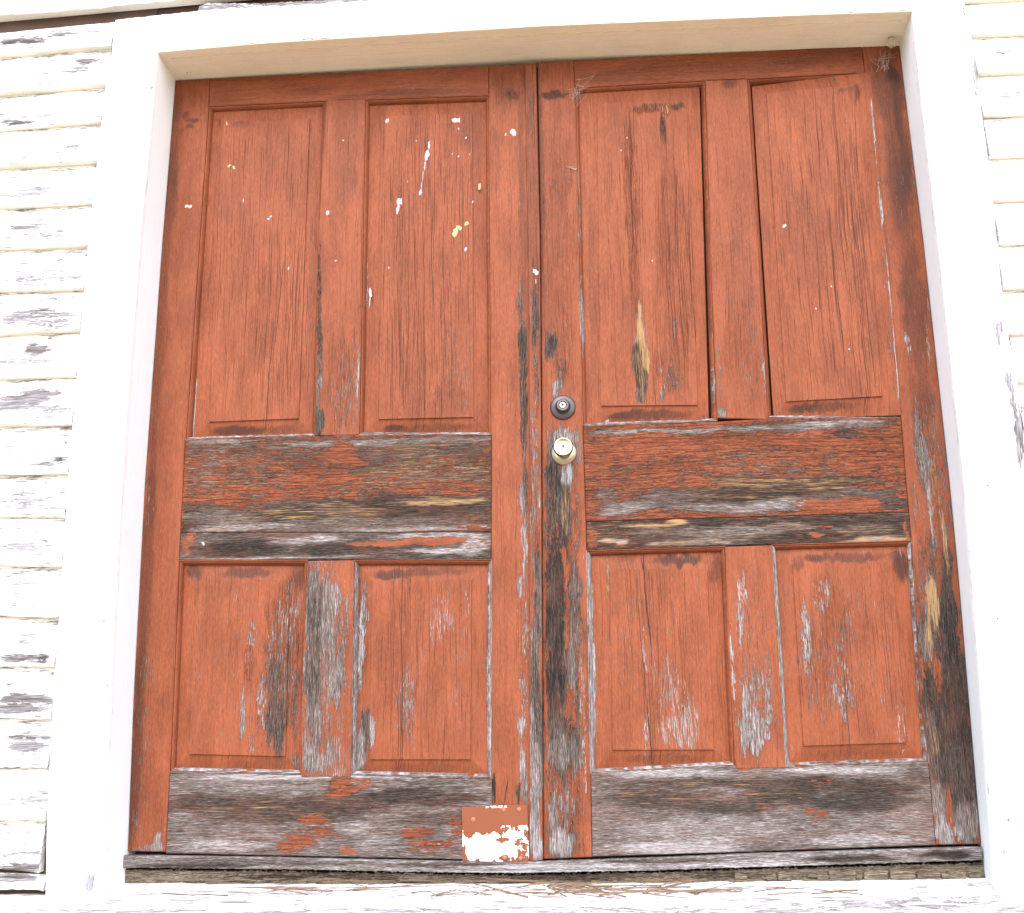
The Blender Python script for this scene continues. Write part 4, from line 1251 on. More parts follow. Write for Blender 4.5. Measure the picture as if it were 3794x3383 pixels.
part('stile', leaf, 'LSL', LSL_L, LSL_R, [(0.0047,0.0001), (0.1027,-0.0018)], LT_T)
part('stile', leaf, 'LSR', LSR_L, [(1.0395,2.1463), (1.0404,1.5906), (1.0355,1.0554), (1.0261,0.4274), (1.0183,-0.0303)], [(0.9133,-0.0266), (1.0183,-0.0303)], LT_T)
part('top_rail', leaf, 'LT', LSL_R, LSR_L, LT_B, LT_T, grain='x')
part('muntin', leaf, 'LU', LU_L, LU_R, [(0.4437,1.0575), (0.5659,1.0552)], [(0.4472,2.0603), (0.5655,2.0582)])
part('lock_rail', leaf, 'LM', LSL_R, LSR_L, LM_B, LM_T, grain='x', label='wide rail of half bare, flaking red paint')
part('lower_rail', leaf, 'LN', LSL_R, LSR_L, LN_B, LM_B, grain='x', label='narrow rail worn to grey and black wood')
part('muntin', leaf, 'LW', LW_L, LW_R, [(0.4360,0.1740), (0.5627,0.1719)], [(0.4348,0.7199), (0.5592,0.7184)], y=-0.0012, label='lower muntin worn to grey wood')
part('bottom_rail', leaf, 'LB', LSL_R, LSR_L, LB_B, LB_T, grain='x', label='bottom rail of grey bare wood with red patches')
part('astragal', leaf, 'AST', [(1.0263,2.1394), (1.0257,1.5858), (1.0238,1.2011), (1.0128,0.4268), (1.0056,-0.0293)], [(1.0585,2.1409), (1.0597,1.5844), (1.0532,1.0516), (1.0451,0.4711), (1.0377,-0.0284)],
     [(1.0043,-0.0304), (1.0384,-0.0278)], [(1.0256,2.1387), (1.0587,2.1385)], y=-0.012, th=0.0112, label='narrow cover strip over the joint, bare and grey below')
panel('PA', [(0.1051,2.0585), (0.4472,2.0587), (0.4450,1.0582), (0.0925,1.0576)], [(0.1485,2.0016), (0.4020,2.0074), (0.3984,1.1089), (0.1526,1.1071)], leaf, edges=('L', 'L', 'E', 'L'),
      own=[(0.1121,2.0548), (0.4403,2.0608), (0.4396,1.0590), (0.1061,1.0648)])
panel('PB', [(0.5641,2.0567), (0.9210,2.0520), (0.9201,1.0465), (0.5653,1.0573)], [(0.6203,2.0036), (0.8720,1.9996), (0.8719,1.0982), (0.6166,1.1001)], leaf, edges=('L', 'L', 'E', 'L'))
panel('PC', [(0.0933,0.7285), (0.4348,0.7206), (0.4364,0.1813), (0.1002,0.1913)], [(0.1406,0.6749), (0.3879,0.6702), (0.3929,0.2252), (0.1454,0.2338)], leaf, edges=('L', 'L', 'E', 'L'))
panel('PD', [(0.5592,0.7177), (0.9163,0.7108), (0.9137,0.1661), (0.5632,0.1774)], [(0.6058,0.6631), (0.8648,0.6599), (0.8607,0.2119), (0.6075,0.2150)], leaf, edges=('L', 'W', 'E', 'E'))

# sheet-metal patch
pq = [(0.8394,0.0984), (1.0015,0.1022), (1.0032,-0.0312), (0.8412,-0.0272)]
ps = [(0.8420,0.0377), (1.0024,0.0345)]
mb = MB()
for (a, b, c, d), yy in (((pq[0], pq[1], ps[1], ps[0]), -0.0042), ((ps[0], ps[1], pq[2], pq[3]), -0.0030)):
    V = [(p[0], y, p[1]) for y in (yy, 0.0) for p in (a, b, c, d)]
    s_, t_ = np.meshgrid(np.linspace(0, 1, 30), np.linspace(0, 1, 16))
    s_, t_ = s_.reshape(-1, 1), t_.reshape(-1, 1)
    a_, b_, c_, d_ = [np.array((p[0], yy, p[1])) for p in (a, b, c, d)]
    mb.grid(d_ * (1 - s_) * (1 - t_) + c_ * s_ * (1 - t_) + b_ * s_ * t_ + a_ * (1 - s_) * t_, 30, 16, key='PLATE', base='L', seed=1.0)
    mb.add(V, [(0, 1, 5, 4)[::-1], (1, 2, 6, 5)[::-1], (2, 3, 7, 6)[::-1], (3, 0, 4, 7)[::-1]], key='PLATE', base='L', seed=1.0)
plate = mb.build('metal_patch', M_PATCH, leaf)
plate['label'] = 'two-piece sheet metal patch, red above and white below'
M_SCREW = plain('painted_screw', (0.25, 0.09, 0.05), 0.5, amp=0.3, scale=400)
M_SCREWB = plain('pale_screw', (0.62, 0.58, 0.56), 0.4, metal=0.5)
for i, (x, z) in enumerate([(0.8681,0.0684), (0.9424,0.0912), (0.9807,0.0908), (0.8678,0.0024), (0.9442,-0.0214), (0.9828,-0.0234)]):
    mb = MB()
    lathe(mb, x, z, [(0.0062, 0.0), (0.006, -0.0012), (0.0045, -0.0026), (0.002, -0.003)], ns=16, y0=-0.0032)
    mb.box(x - 0.004, x + 0.004, -0.0066, -0.0054, z - 0.0007, z + 0.0007)
    mb.build('screw', M_SCREWB if i == 3 else M_SCREW, plate)

# ================================================================== RIGHT DOOR LEAF
RSL_R = [(1.1651,2.1346), (1.1669,2.0638), (1.1646,1.5884), (1.1627,1.0612), (1.1638,0.8022), (1.1637,0.7286), (1.1596,0.4864), (1.1586,0.2305), (1.1584,0.1753), (1.1563,-0.0220)]
RSR_L = [(1.9782,2.1706), (1.9802,2.0685), (1.9889,1.0615), (1.9862,0.8849), (1.9861,0.8114), (1.9857,0.7349), (1.9699,0.3409), (1.9761,0.1916), (1.9750,-0.0042)]
RSR_R = [(2.0830,2.1647), (2.0824,2.1280), (2.0925,1.5463), (2.0951,0.8819), (2.0931,0.6518), (2.0873,0.3711), (2.0801,-0.0005)]
RT_T, RT_B = [(1.0525,2.1504), (1.1648,2.1503), (1.5740,2.1511), (1.9776,2.1546), (2.0932,2.1545)], [(1.1669,2.0630), (1.5357,2.0667), (1.6523,2.0653), (1.9802,2.0689)]
RM_T, RM_B = [(1.1629,1.0598), (1.1696,1.0630), (1.5142,1.0640), (1.6473,1.0681), (1.9889,1.0615)], [(1.1639,0.8051), (1.9859,0.8088)]
RN_B = [(1.1637,0.7286), (1.5167,0.7326), (1.9857,0.7349)]
RB_T, RB_B = [(1.1584,0.1747), (1.5109,0.1878), (1.6344,0.1839), (1.9773,0.1910)], [(1.1559,-0.0209), (1.5413,-0.0123), (1.9742,-0.0008)]
leaf2 = thing('door_leaf', (1.55, 0.0, 0.0), 'right red panelled door leaf with a round knob and a deadbolt', 'door', 'pair of red door leaves')
part('stile', leaf2, 'RSL', [(1.0612,2.1500), (1.0604,1.5898), (1.0541,1.0549), (1.0446,0.4722), (1.0373,-0.0270)], RSL_R, [(1.0330,-0.0258), (1.1571,-0.0221)], RT_T, label='lock stile, bare black wood below the knob')
part('stile', leaf2, 'RSR', RSR_L, RSR_R, [(1.9742,-0.0002), (2.0808,0.0006)], RT_T, label='hinge stile with black bare wood low down')
part('top_rail', leaf2, 'RT', RSL_R, RSR_L, RT_B, RT_T, grain='x')
part('muntin', leaf2, 'RU', [(1.5357,2.0667), (1.5224,1.5703), (1.5143,1.0668)], [(1.6523,2.0653), (1.6521,1.5649), (1.6470,1.0626)], [(1.5133,1.0723), (1.6471,1.0647)], [(1.5356,2.0660), (1.6522,2.0645)], y=-0.001)
part('lock_rail', leaf2, 'RM', RSL_R, RSR_L, RM_B, RM_T, grain='x', label='wide rail of cracked red paint over black wood')
part('lower_rail', leaf2, 'RN', RSL_R, RSR_L, RN_B, RM_B, grain='x', label='narrow rail of blackened wood with tan streaks')
part('muntin', leaf2, 'RW', [(1.5167,0.7319), (1.5090,0.4800), (1.5115,0.2200), (1.5128,0.1783)], [(1.6360,0.7329), (1.6340,0.5102), (1.6343,0.1828)], [(1.5117,0.1807), (1.6342,0.1816)], [(1.5167,0.7313), (1.6360,0.7323)], y=-0.0012)
part('bottom_rail', leaf2, 'RB', RSL_R, RSR_L, RB_B, RB_T, grain='x', label='bottom rail of silver grey bare wood')
panel('PE', [(1.1669,2.0630), (1.5357,2.0667), (1.5143,1.0668), (1.1630,1.0639)], [(1.2288,2.0150), (1.4795,2.0098), (1.4669,1.1127), (1.2119,1.1184)], leaf2, edges=('L', 'L', 'E', 'L'),
      own=[(1.1738,2.0648), (1.5203,2.0674), (1.4951,1.0684), (1.1682,1.0660)])
panel('PF', [(1.6523,2.0653), (1.9802,2.0685), (1.9889,1.0615), (1.6474,1.0695)], [(1.7042,2.0188), (1.9513,2.0216), (1.9417,1.1153), (1.6981,1.1138)], leaf2, edges=('L', 'L', 'E', 'L'),
      own=[(1.6668,2.0503), (1.9937,2.0646), (1.9879,1.0642), (1.6645,1.0717)], warp=lambda s, t: -0.025 * s)
panel('PG', [(1.1637,0.7286), (1.5167,0.7313), (1.5110,0.1890), (1.1584,0.1753)], [(1.2225,0.6803), (1.4689,0.6757), (1.4619,0.2278), (1.2147,0.2303)], leaf2, edges=('L', 'L', 'E', 'W'))
panel('PH', [(1.6360,0.7329), (1.9857,0.7349), (1.9761,0.1916), (1.6345,0.1851)], [(1.6853,0.6820), (1.9349,0.6821), (1.9277,0.2385), (1.6812,0.2338)], leaf2, edges=('L', 'E', 'E', 'W'))

# knob and deadbolt
(kx, kz), (bx, bz) = [(1.1105,0.9921), (1.1112,1.1147)]


def lock(cx, cz, y, r, parent):
    """the round key cylinder with its slot"""
    mb = MB()
    lathe(mb, cx, cz, [(r, 0.004), (r, -0.0012), (r * 0.9, -0.002), (r * 0.55, -0.002), (r * 0.52, -0.0012)], ns=32, y0=y)
    lathe(mb, cx, cz + r * 0.14, [(r * 0.34, 0.0), (r * 0.30, -0.0024)], ns=12, y0=y, mi=1)
    mb.box(cx - r * 0.16, cx + r * 0.16, y - 0.0025, y - 0.0002, cz - r * 0.52, cz + r * 0.1, mi=1)
    return mb.build('lock_cylinder', [M_STEEL, M_KEYHOLE], parent, smooth=False)


mb = MB()
lathe(mb, kx, kz, [(0.012, -0.008), (0.0125, -0.022), (0.0175, -0.030), (0.0235, -0.037), (0.0252, -0.044), (0.0256, -0.052), (0.0250, -0.058), (0.0236, -0.0612), (0.0225, -0.0618), (0.0205, -0.0608), (0.010, -0.0596), (0.0095, -0.0596)], ns=56)
knob = mb.build('door_knob', M_BRASS, leaf2, smooth=True)
mb = MB()
lathe(mb, kx, kz, [(0.0345, 0.0), (0.0345, -0.0022), (0.0335, -0.0036), (0.030, -0.0060), (0.024, -0.0088), (0.018, -0.0104), (0.0175, -0.0096), (0.0135, -0.0096)], ns=56)
mb.build('rose', M_BRASS, knob, smooth=True)
lock(kx, kz, -0.0598, 0.0088, knob)
mb = MB()
lathe(mb, bx, bz, [(0.0335, 0.0), (0.0335, -0.003), (0.0325, -0.0048), (0.029, -0.0066), (0.022, -0.0084), (0.0195, -0.0096), (0.0178, -0.016), (0.0166, -0.022), (0.0155, -0.0235), (0.0098, -0.0238), (0.0093, -0.0225)], ns=56)
bolt = mb.build('deadbolt', M_BRONZE, leaf2, smooth=True)
lock(bx, bz, -0.0232, 0.0088, bolt)

# ================================================================== DOOR FRAME (white)
frame = thing('door_frame', (1.05, -0.1, -0.09), 'wide white painted door casing with a deep header round the red doors', 'door frame')
CIL = [(0.0059,2.1439), (-0.0082,1.5693), (-0.0122,1.0450), (-0.0113,0.8976), (-0.0094,0.6580), (-0.0010,0.3006), (0.0073,0.0286), (0.0090,-0.0894)]
COL_ = [(-0.1338,2.1500), (-0.1374,2.0398), (-0.1513,1.5783), (-0.1539,0.9252), (-0.1512,0.7625), (-0.1485,0.5616), (-0.1462,0.3337), (-0.1390,0.0905), (-0.1273,-0.0886)]
CIR = [(2.0785,2.1459), (2.0785,1.8644), (2.0822,1.4770), (2.0828,0.8466), (2.0737,0.4987), (2.0623,0.1230), (2.0579,-0.0613)]
COR = [(2.2117,2.1535), (2.2281,2.0580), (2.2318,1.8214), (2.2318,1.5962), (2.2268,1.3668), (2.2293,1.2217), (2.2391,1.1136), (2.2358,0.9467), (2.2313,0.3224), (2.2112,-0.0728)]
HB = [(-0.1329,2.1372), (0.0060,2.1432), (0.3231,2.1551), (1.0754,2.1652), (1.8073,2.1584), (2.0832,2.1538), (2.2273,2.1511)]
HT = [(-0.1411,2.2504), (-0.1180,2.2521), (0.1382,2.2674), (0.3189,2.2677), (0.9715,2.2731), (1.6606,2.2701), (2.2396,2.2697)]
CB = [(-0.3, -0.100), (2.5, -0.100)]
mb = MB()
board(mb, 'CL', COL_, CIL, CB, HB, y=-0.155, th=0.021, base='H', step=0.012)
for x, z in [(0.3676,1.7824), (0.2452,-0.2139)]:
    pass
for (x, z), r in zip([(-0.0048,2.0298), (-0.0332,0.5544), (-0.0135,0.3964), (-0.0417,0.8307)], (0.004, 0.003, 0.003, 0.002)):
    lathe(mb, x, z, [(r, 0.0), (r * 0.8, -0.0006), (r * 0.3, -0.0008)], ns=10, y0=-0.155, mi=1)
mb.build('casing', [M_WHITE, M_RUST], frame)
mb = MB()
board(mb, 'CR', CIR, COR, CB, HB, y=-0.155, th=0.021, base='H', step=0.012)
for (x, z), r in zip([(2.1368,0.8389), (2.1255,0.5177), (2.1192,0.5025), (2.1255,0.3813), (2.1003,0.0623)], (0.003, 0.003, 0.002, 0.002, 0.0035)):
    lathe(mb, x, z, [(r, 0.0), (r * 0.8, -0.0006), (r * 0.3, -0.0008)], ns=10, y0=-0.155, mi=1)
mb.build('casing', [M_WHITE, M_RUST], frame)
mb = MB()
HL = [(-0.1233,2.2663), (-0.1273,2.1385)]
HR = [(2.2276,2.2704), (2.2189,2.1470)]
board(mb, 'HD', HL, HR, HB, HT, y=-0.156, th=0.040, grain='x', base='H', step=0.012, rough=0.0006)
mb.build('header', M_WHITE, frame)


def reveal(key, front, back, z0, z1, side):
    """jamb lining from the casing back to the door stop"""
    mb = MB()
    F_, B_ = line(front, 1), line(back, 1)
    n, m = 160, 12
    V, W2 = [], []
    for k in range(n):
        z = z0 + (z1 - z0) * k / (n - 1)
        for j in range(m):
            f = j / (m - 1)
            y = -0.1335 + f * 0.19
            g = (y + 0.155) / 0.155
            x = F_(z) + (B_(z) - F_(z)) * g + (0.0012 if side > 0 else -0.0012)
            V.append((float(x), y, z))
    V = np.array(V)
    mb.grid(V, m, n, flip=side < 0, key=key, base='C')
    W2 = V + np.array((0.02 * side, 0, 0))
    mb.grid(W2, m, n, flip=side > 0, key=key, base='C')
    mb.add(np.concatenate([V.reshape(n, m, 3)[:, 0], W2.reshape(n, m, 3)[:, 0]]), [(k, k + 1, n + k + 1, n + k)[::-1 if side > 0 else 1] for k in range(n - 1)], key=key, base='C')
    # seal the ends
    for row in (0, n - 1):
        a, b = V.reshape(n, m, 3)[row], W2.reshape(n, m, 3)[row]
        mb.add([a[0], a[-1], b[-1], b[0]], [(0, 1, 2, 3)], key=key, base='C')
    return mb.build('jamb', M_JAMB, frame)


reveal('JL', CIL, LSL_L, -0.088, 2.17, -1)
reveal('JR', CIR, RSR_R, -0.088, 2.17, 1)
# soffit under the header
SB = [(0.0010,2.1504), (0.2821,2.1563), (0.9588,2.1636), (1.0686,2.1651), (1.5743,2.1575), (2.0857,2.1486)]
mb = MB()
fF, fB = line(HB, 0), line(SB, 0)
n, m = 180, 14
V = []
for j in range(m):
    y = -0.1535 + 0.203 * j / (m - 1)
    g = (y + 0.155) / 0.155
    for k in range(n):
        x = -0.012 + 2.114 * k / (n - 1)
        V.append((x, y, float(fF(x) * (1 - g) + fB(x) * g) - 0.0016))
V = np.array(V)
mb.grid(V, n, m, flip=True, key='JT', base='C', grain='x')
mb.grid(V + np.array((0, 0, 0.0012)), n, m, key='JT', base='C', grain='x')
Vr = V.reshape(m, n, 3)
mb.add(np.concatenate([Vr[0], Vr[0] + np.array((0, 0, 0.0012))]), [(k, k + 1, n + k + 1, n + k) for k in range(n - 1)], key='JT', base='C', grain='x')
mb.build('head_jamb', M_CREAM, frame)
# ragged bead of old filler along the seam in the soffit
mb = MB()
pts_ = []
for k in range(140):
    x = 0.03 + 2.03 * k / 139
    y = -0.1155 + rnd.gauss(0, 0.0012)
    g = (y + 0.155) / 0.155
    pts_.append((x, y, float(fF(x) * (1 - g) + fB(x) * g) - 0.0020 + rnd.gauss(0, 0.0004)))
tube(mb, pts_, 0.0013, ns=5)
M_FILL = plain('old_filler', (0.62, 0.5, 0.30), 0.8, amp=0.4, scale=50)
mb.build('filler_bead', M_FILL, frame)
# splintered drip strip lying on the header
mb = MB()
bot = [(0.1126,2.2624), (0.1280,2.2696), (0.2215,2.2682), (0.2930,2.2704), (0.5494,2.2691), (0.9714,2.2699)]
topl = [(0.1115,2.2834), (0.1269,2.2922), (0.1773,2.2925), (0.2350,2.2875), (0.2925,2.2841), (0.5491,2.2852), (0.9716,2.2858)]
board(mb, 'DRIP', [(0.1111,2.2625), (0.1137,2.2962)], [(0.9714,2.2635), (0.9716,2.2890)], bot, topl, y=-0.150, th=0.02, grain='x', base='E', rough=0.0012)
mb.build('drip_strip', M_WHITE, frame)

# ================================================================== THRESHOLD, BEAM AND SILL
th_T = [(0.0012,-0.0069), (0.3712,-0.0143), (0.6948,-0.0237), (0.9651,-0.0302), (1.2997,-0.0229), (1.5414,-0.0145), (2.0748,-0.0033)]
th_B = [(0.0033,-0.0362), (0.3723,-0.0423), (0.6950,-0.0502), (0.9648,-0.0554), (1.2985,-0.0514), (1.5395,-0.0457), (2.0739,-0.0337)]
mb = MB()
board(mb, 'THR', [(0.0041,-0.0116), (0.0008,-0.0374)], [(2.0734,-0.0055), (2.0738,-0.0348)], th_B, th_T, y=-0.026, th=0.075, grain='x', base='G', rough=0.0005)
o = mb.build('threshold', M_GREY, origin=(1.0, 0.0, -0.05))
tag(o, 'long silver grey weathered threshold strip right under the red doors', 'threshold')
bm_T = [(-0.0095,-0.0408), (0.3687,-0.0469), (0.6929,-0.0548), (0.9639,-0.0601), (1.2989,-0.0565), (1.5410,-0.0502), (2.0845,-0.0393)]
bm_B = [(-0.0102,-0.0841), (0.3703,-0.0887), (0.9634,-0.0944), (1.5385,-0.0909), (2.0866,-0.0853)]
mb = MB()
board(mb, 'BEAM', [(-0.0082,-0.0408), (-0.0077,-0.0841)], [(2.0824,-0.0382), (2.0866,-0.0853)], bm_B, bm_T, y=-0.010, th=0.06, grain='x', base='R', rough=0.0022)
for k in range(46):                                              # splinters lifting off the face
    u = rnd.uniform(0.02, 1.72)
    z = -0.058 - 0.012 * rnd.random() + (-0.012 * math.sin(u * 1.5))
    L_ = rnd.uniform(0.03, 0.12)
    tube(mb, [(u, -0.013 - rnd.random() * 0.006, z), (u + L_ / 2, -0.018, z - 0.002), (u + L_, -0.013, z - 0.004 * rnd.random())], 0.0035, 0.001, ns=4)
beam = mb.build('rotten_beam', M_ROT, origin=(1.0, 0.0, -0.08))
tag(beam, 'splintered brown rotten beam showing between the grey threshold and the white sill', 'beam')
xs = [1.49]
while xs[-1] < 2.05:                                             # cube-rotted end on the right
    xs.append(xs[-1] + rnd.uniform(0.018, 0.062))
for k in range(len(xs) - 1):
    if k in (1, 4):
        continue
    mb = MB()
    zt = -0.058 + rnd.uniform(-0.006, 0.004)
    x0_, x1_ = xs[k] + rnd.uniform(0.0005, 0.003), min(2.078, xs[k + 1]) - 0.0005
    yv = -0.019 + rnd.uniform(-.003, .003)
    j_ = lambda: rnd.uniform(-0.003, 0.003)
    V = [(x0_, -0.0105, -0.088), (x1_, -0.0105, -0.088), (x1_ + j_(), -0.0105, zt + j_()), (x0_ + j_(), -0.0105, zt + j_()),
         (x0_, yv, -0.088), (x1_, yv, -0.088), (x1_ + j_() - 0.001, yv + j_() * .5, zt + j_() - 0.002), (x0_ + j_() + 0.001, yv + j_() * .5, zt + j_() - 0.002)]
    mb.add(V, [(4, 5, 6, 7), (5, 1, 2, 6), (0, 4, 7, 3), (7, 6, 2, 3), (0, 1, 5, 4)], base='R', grain='x')
    mb.build('rotten_block', M_ROT, beam)

mb = MB()
prof = [(0.05, -0.066), (-0.02, -0.0745), (-0.09, -0.0825), (-0.155, -0.0895), (-0.190, -0.0935), (-0.1985, -0.0965), (-0.2005, -0.105), (-0.2005, -0.150), (-0.197, -0.153), (-0.120, -0.153)]
fine_p = []
for (y0, z0), (y1, z1) in zip(prof, prof[1:]):
    k = max(1, int(math.dist((y0, z0), (y1, z1)) / 0.008))
    fine_p += [(y0 + (y1 - y0) * i / k, z0 + (z1 - z0) * i / k) for i in range(k)]
fine_p.append(prof[-1])
nx = 300
sag = lambda x: -0.006 * math.sin(max(0, min(1, x / 2.1)) * math.pi)
V = [(-1.3 + 4.8 * i / (nx - 1), y, z + sag(-1.3 + 4.8 * i / (nx - 1)) + rnd.gauss(0, 0.0002)) for y, z in fine_p for i in range(nx)]
mb.grid(V, nx, len(fine_p), flip=True, key='SILL', base='S', grain='x')
o = mb.build('door_sill', M_WHITE, origin=(1.0, -0.1, -0.12))
tag(o, 'long white peeling sloped sill board strewn with pine needles under the doors', 'door sill')

# ================================================================== CLAPBOARD WALL
wall = thing('clapboard_wall', (1.0, 0.1, -0.12), 'peeling white clapboard wall of weathered boards on both sides of the doors', 'wall')


def clap(mb, key, x0, x1, zf, zup, seed_end=True, ends=None):
    """one clapboard: butt edge z = zf(x), running up under the board above, x0(z) / x1(z) its ends"""
    n = max(8, int((x1 - x0) / 0.012))
    xs_ = np.linspace(x0, x1, n)
    rows = [(-0.1195, 0.001), (-0.1485, 0.0), (-0.1500, 0.0018), (-0.1497, 0.005)]
    hh = zup + 0.022
    k = 14
    for i in range(1, k + 1):
        f = i / k
        rows.append((-0.1497 + 0.0255 * f, 0.005 + (hh - 0.005) * f))
    rows.append((-0.1195, hh))
    V = []
    ph = rnd.random() * 9
    chips = [(rnd.uniform(x0, x1), rnd.uniform(0.008, 0.05), rnd.uniform(0.002, 0.008)) for _ in range(int((x1 - x0) * 9))]
    for r, (y, dz) in enumerate(rows):
        for x in xs_:
            z = zf(x) + dz
            if r in (1, 2):
                z += 0.0012 * math.sin(x * 31 + ph) + 0.0014 * math.sin(x * 9 + ph * 2) + rnd.gauss(0, 0.0007)
                for c, w_, d_ in chips:
                    if abs(x - c) < w_:
                        z += d_ * (1 - abs(x - c) / w_) * (0.4 if r == 1 else 1)
            V.append((x, y + 0.0015 * math.sin(x * 3 + ph), z))
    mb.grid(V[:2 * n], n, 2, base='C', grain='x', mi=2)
    mb.grid(V[n:], n, len(rows) - 1, key=key, base='S', grain='x')
    for e in (0, n - 1):                                         # closed ends
        idx = [r * n + e for r in range(len(rows))]
        P_ = [V[i] for i in idx]
        mb.add(P_, [tuple(range(len(P_)))[::-1 if e == 0 else 1]], key=key, base='S', grain='x')


def z_from(pts):
    (xa, za), (xb, zb) = pts
    s = (zb - za) / (xb - xa)
    return lambda x: za + (x - xa) * max(-0.06, min(0.06, s))


LROWS = [
    [(-0.4653,2.2878), (-0.1277,2.3008)], [(-0.4532,2.1611), (-0.1528,2.1765)], [(-0.4419,2.0423), (-0.1431,2.0510)], [(-0.4309,1.9271), (-0.1469,1.9400)], [(-0.4201,1.8132), (-0.1604,1.8167)],
    [(-0.4083,1.6899), (-0.1529,1.6941)], [(-0.3967,1.5682), (-0.1543,1.5661)], [(-0.3850,1.4455), (-0.1540,1.4422)], [(-0.3733,1.3222), (-0.1540,1.3255)], [(-0.3616,1.1989), (-0.1600,1.1963)],
    [(-0.3492,1.0692), (-0.1603,1.0654)], [(-0.3368,0.9394), (-0.1605,0.9358)], [(-0.3261,0.8267), (-0.1564,0.8204)], [(-0.3140,0.6998), (-0.1513,0.6943)], [(-0.3020,0.5740), (-0.1528,0.5673)],
    [(-0.2900,0.4482), (-0.1562,0.4440)], [(-0.2782,0.3238), (-0.1470,0.3171)], [(-0.2673,0.2093), (-0.1409,0.2029)], [(-0.2556,0.0864), (-0.1421,0.0829)], [(-0.2445,-0.0301), (-0.1522,-0.0375)], [(-0.2405,-0.0717), (-0.1489,-0.0756)]]
colf = line(COL_, 1)
mb = MB()
zs_ = [z_from(r) for r in LROWS]
for i, f in enumerate(zs_):
    if i == 0:
        continue
    xm = -0.25
    up = (zs_[i - 1](xm) - f(xm)) if i > 1 else 0.067
    zmid = f(-0.15) + 0.06
    xe = float(colf(zmid)) - 0.0035 - rnd.random() * 0.004
    if i == len(zs_) - 2:
        xe -= 0.012
    if i == len(zs_) - 1:
        up = 0.012
    clap(mb, 'SL', -1.25, xe, f, up)
for (x, z) in [(-0.1562,2.1911), (-0.1502,1.5426), (-0.1614,0.9636), (-0.1771,0.4664), (-0.1788,0.4567), (-0.1834,0.1352), (-0.1739,1.0200), (-0.0539,0.4301)]:
    lathe(mb, min(x, -0.16), z, [(0.004, 0.0), (0.0032, -0.0008), (0.001, -0.001)], ns=9, y0=-0.1405, mi=1)
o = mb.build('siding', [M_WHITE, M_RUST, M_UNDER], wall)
o['label'] = 'clapboards left of the doors, scaling to bare grey wood'
RROWS = [
    [(2.2265,2.1808), (2.3780,2.1766)], [(2.2314,2.0748), (2.3661,2.0718)], [(2.2312,1.9603), (2.3532,1.9597)], [(2.2349,1.8365), (2.3394,1.8386)], [(2.2464,1.7162), (2.3255,1.7168)],
    [(2.2469,1.5928), (2.3113,1.5923)], [(2.2398,1.4705), (2.2971,1.4688)], [(2.2435,1.3505), (2.2834,1.3490)], [(2.2476,1.2282), (2.2695,1.2274)], [(2.2478,1.1006), (2.2550,1.1003)]]
rz = [z_from((a, (a[0] + 1.0, a[1]))) for a, b in RROWS]
last = RROWS[-1][0][1]
for k in range(1, 9):
    rz.append((lambda zz: (lambda x: zz))(last - 0.1235 * k))
corf = line(COR, 1)
mb = MB()
for i, f in enumerate(rz):
    up = (rz[i - 1](2.3) - f(2.3)) if i else 0.10
    zmid = f(2.3) + 0.06
    clap(mb, 'SR', float(corf(zmid)) + 0.004 + rnd.random() * 0.005, 3.45, f, up)
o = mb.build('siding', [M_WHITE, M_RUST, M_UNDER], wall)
o['label'] = 'clapboards right of the doors, mostly painted'
# courses above the header
mb = MB()
f0 = zs_[0]
base0 = [lambda x, k=k: f0(x) * (1.0) + 0.127 * k if x < 0.3 else f0(0.3) + 0.127 * k + (x - 0.3) * 0.002 for k in range(5)]
for k, f in enumerate(base0):
    clap(mb, 'SU', -1.25, 3.45, f, 0.127)
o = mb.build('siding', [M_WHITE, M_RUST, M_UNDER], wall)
o['label'] = 'clapboards above the door header'
mb = MB()
mb.box(-1.3, -0.02, -0.1185, -0.06, -0.15, 2.95)
mb.box(2.125, 3.5, -0.1185, -0.06, -0.15, 2.95)
mb.box(-0.0195, 2.1245, -0.1135, -0.06, 2.185, 2.95)
mb.box(-1.3, 3.5, 0.062, 0.10, -0.15, 2.95)  # unseen backing added behind the doors to block light through the gaps
mb.build('sheathing_and_backing', M_DARKIN, wall)
mb = MB()
mb.box(-1.3, 3.5, -0.118, 0.3, -1.30, -0.154)
mb.build('foundation', M_STONE, wall)

# ================================================================== SMALL THINGS
# paper wasp nest under the header
(nx_, nz_), = [(2.0506,2.1307)]
nest = thing('wasp_nest', (nx_, -0.045, nz_), 'small grey paper wasp nest hanging in the top right corner of the frame', 'wasp nest')
mb = MB()
V, F = [], []
tilt = Matrix.Rotation(math.radians(28), 3, 'X')
cells = [(0, 0)] + [(1, k) for k in range(6)] + [(2, k) for k in range(12)]
for ring, k in cells:
    a = 2 * math.pi * k / max(1, ring * 6) + 0.2 * ring
    rr = 0.0047 * ring * (1.0 if ring < 2 else 0.93)
    cx, cy = rr * math.cos(a), rr * math.sin(a)
    hgt = 0.016 - 0.0028 * ring + rnd.uniform(-0.002, 0.002)
    prof = [(0.0014, 0.010), (0.0022, 0.004), (0.0026, -hgt), (0.0019, -hgt), (0.0017, -hgt + 0.007)]
    o0 = len(V)
    for r, z in prof:
        for q in range(6):
            b = q * math.pi / 3
            p = tilt @ Vector((cx + r * math.cos(b), cy + r * math.sin(b), z))
            V.append((nx_ + p.x, -0.045 + p.y, nz_ + p.z))
    for i in range(len(prof) - 1):
        for q in range(6):
            F.append((o0 + i * 6 + q, o0 + i * 6 + (q + 1) % 6, o0 + (i + 1) * 6 + (q + 1) % 6, o0 + (i + 1) * 6 + q))
mb.add(V, F)
mb.build('comb', M_NEST, nest)
mb = MB()
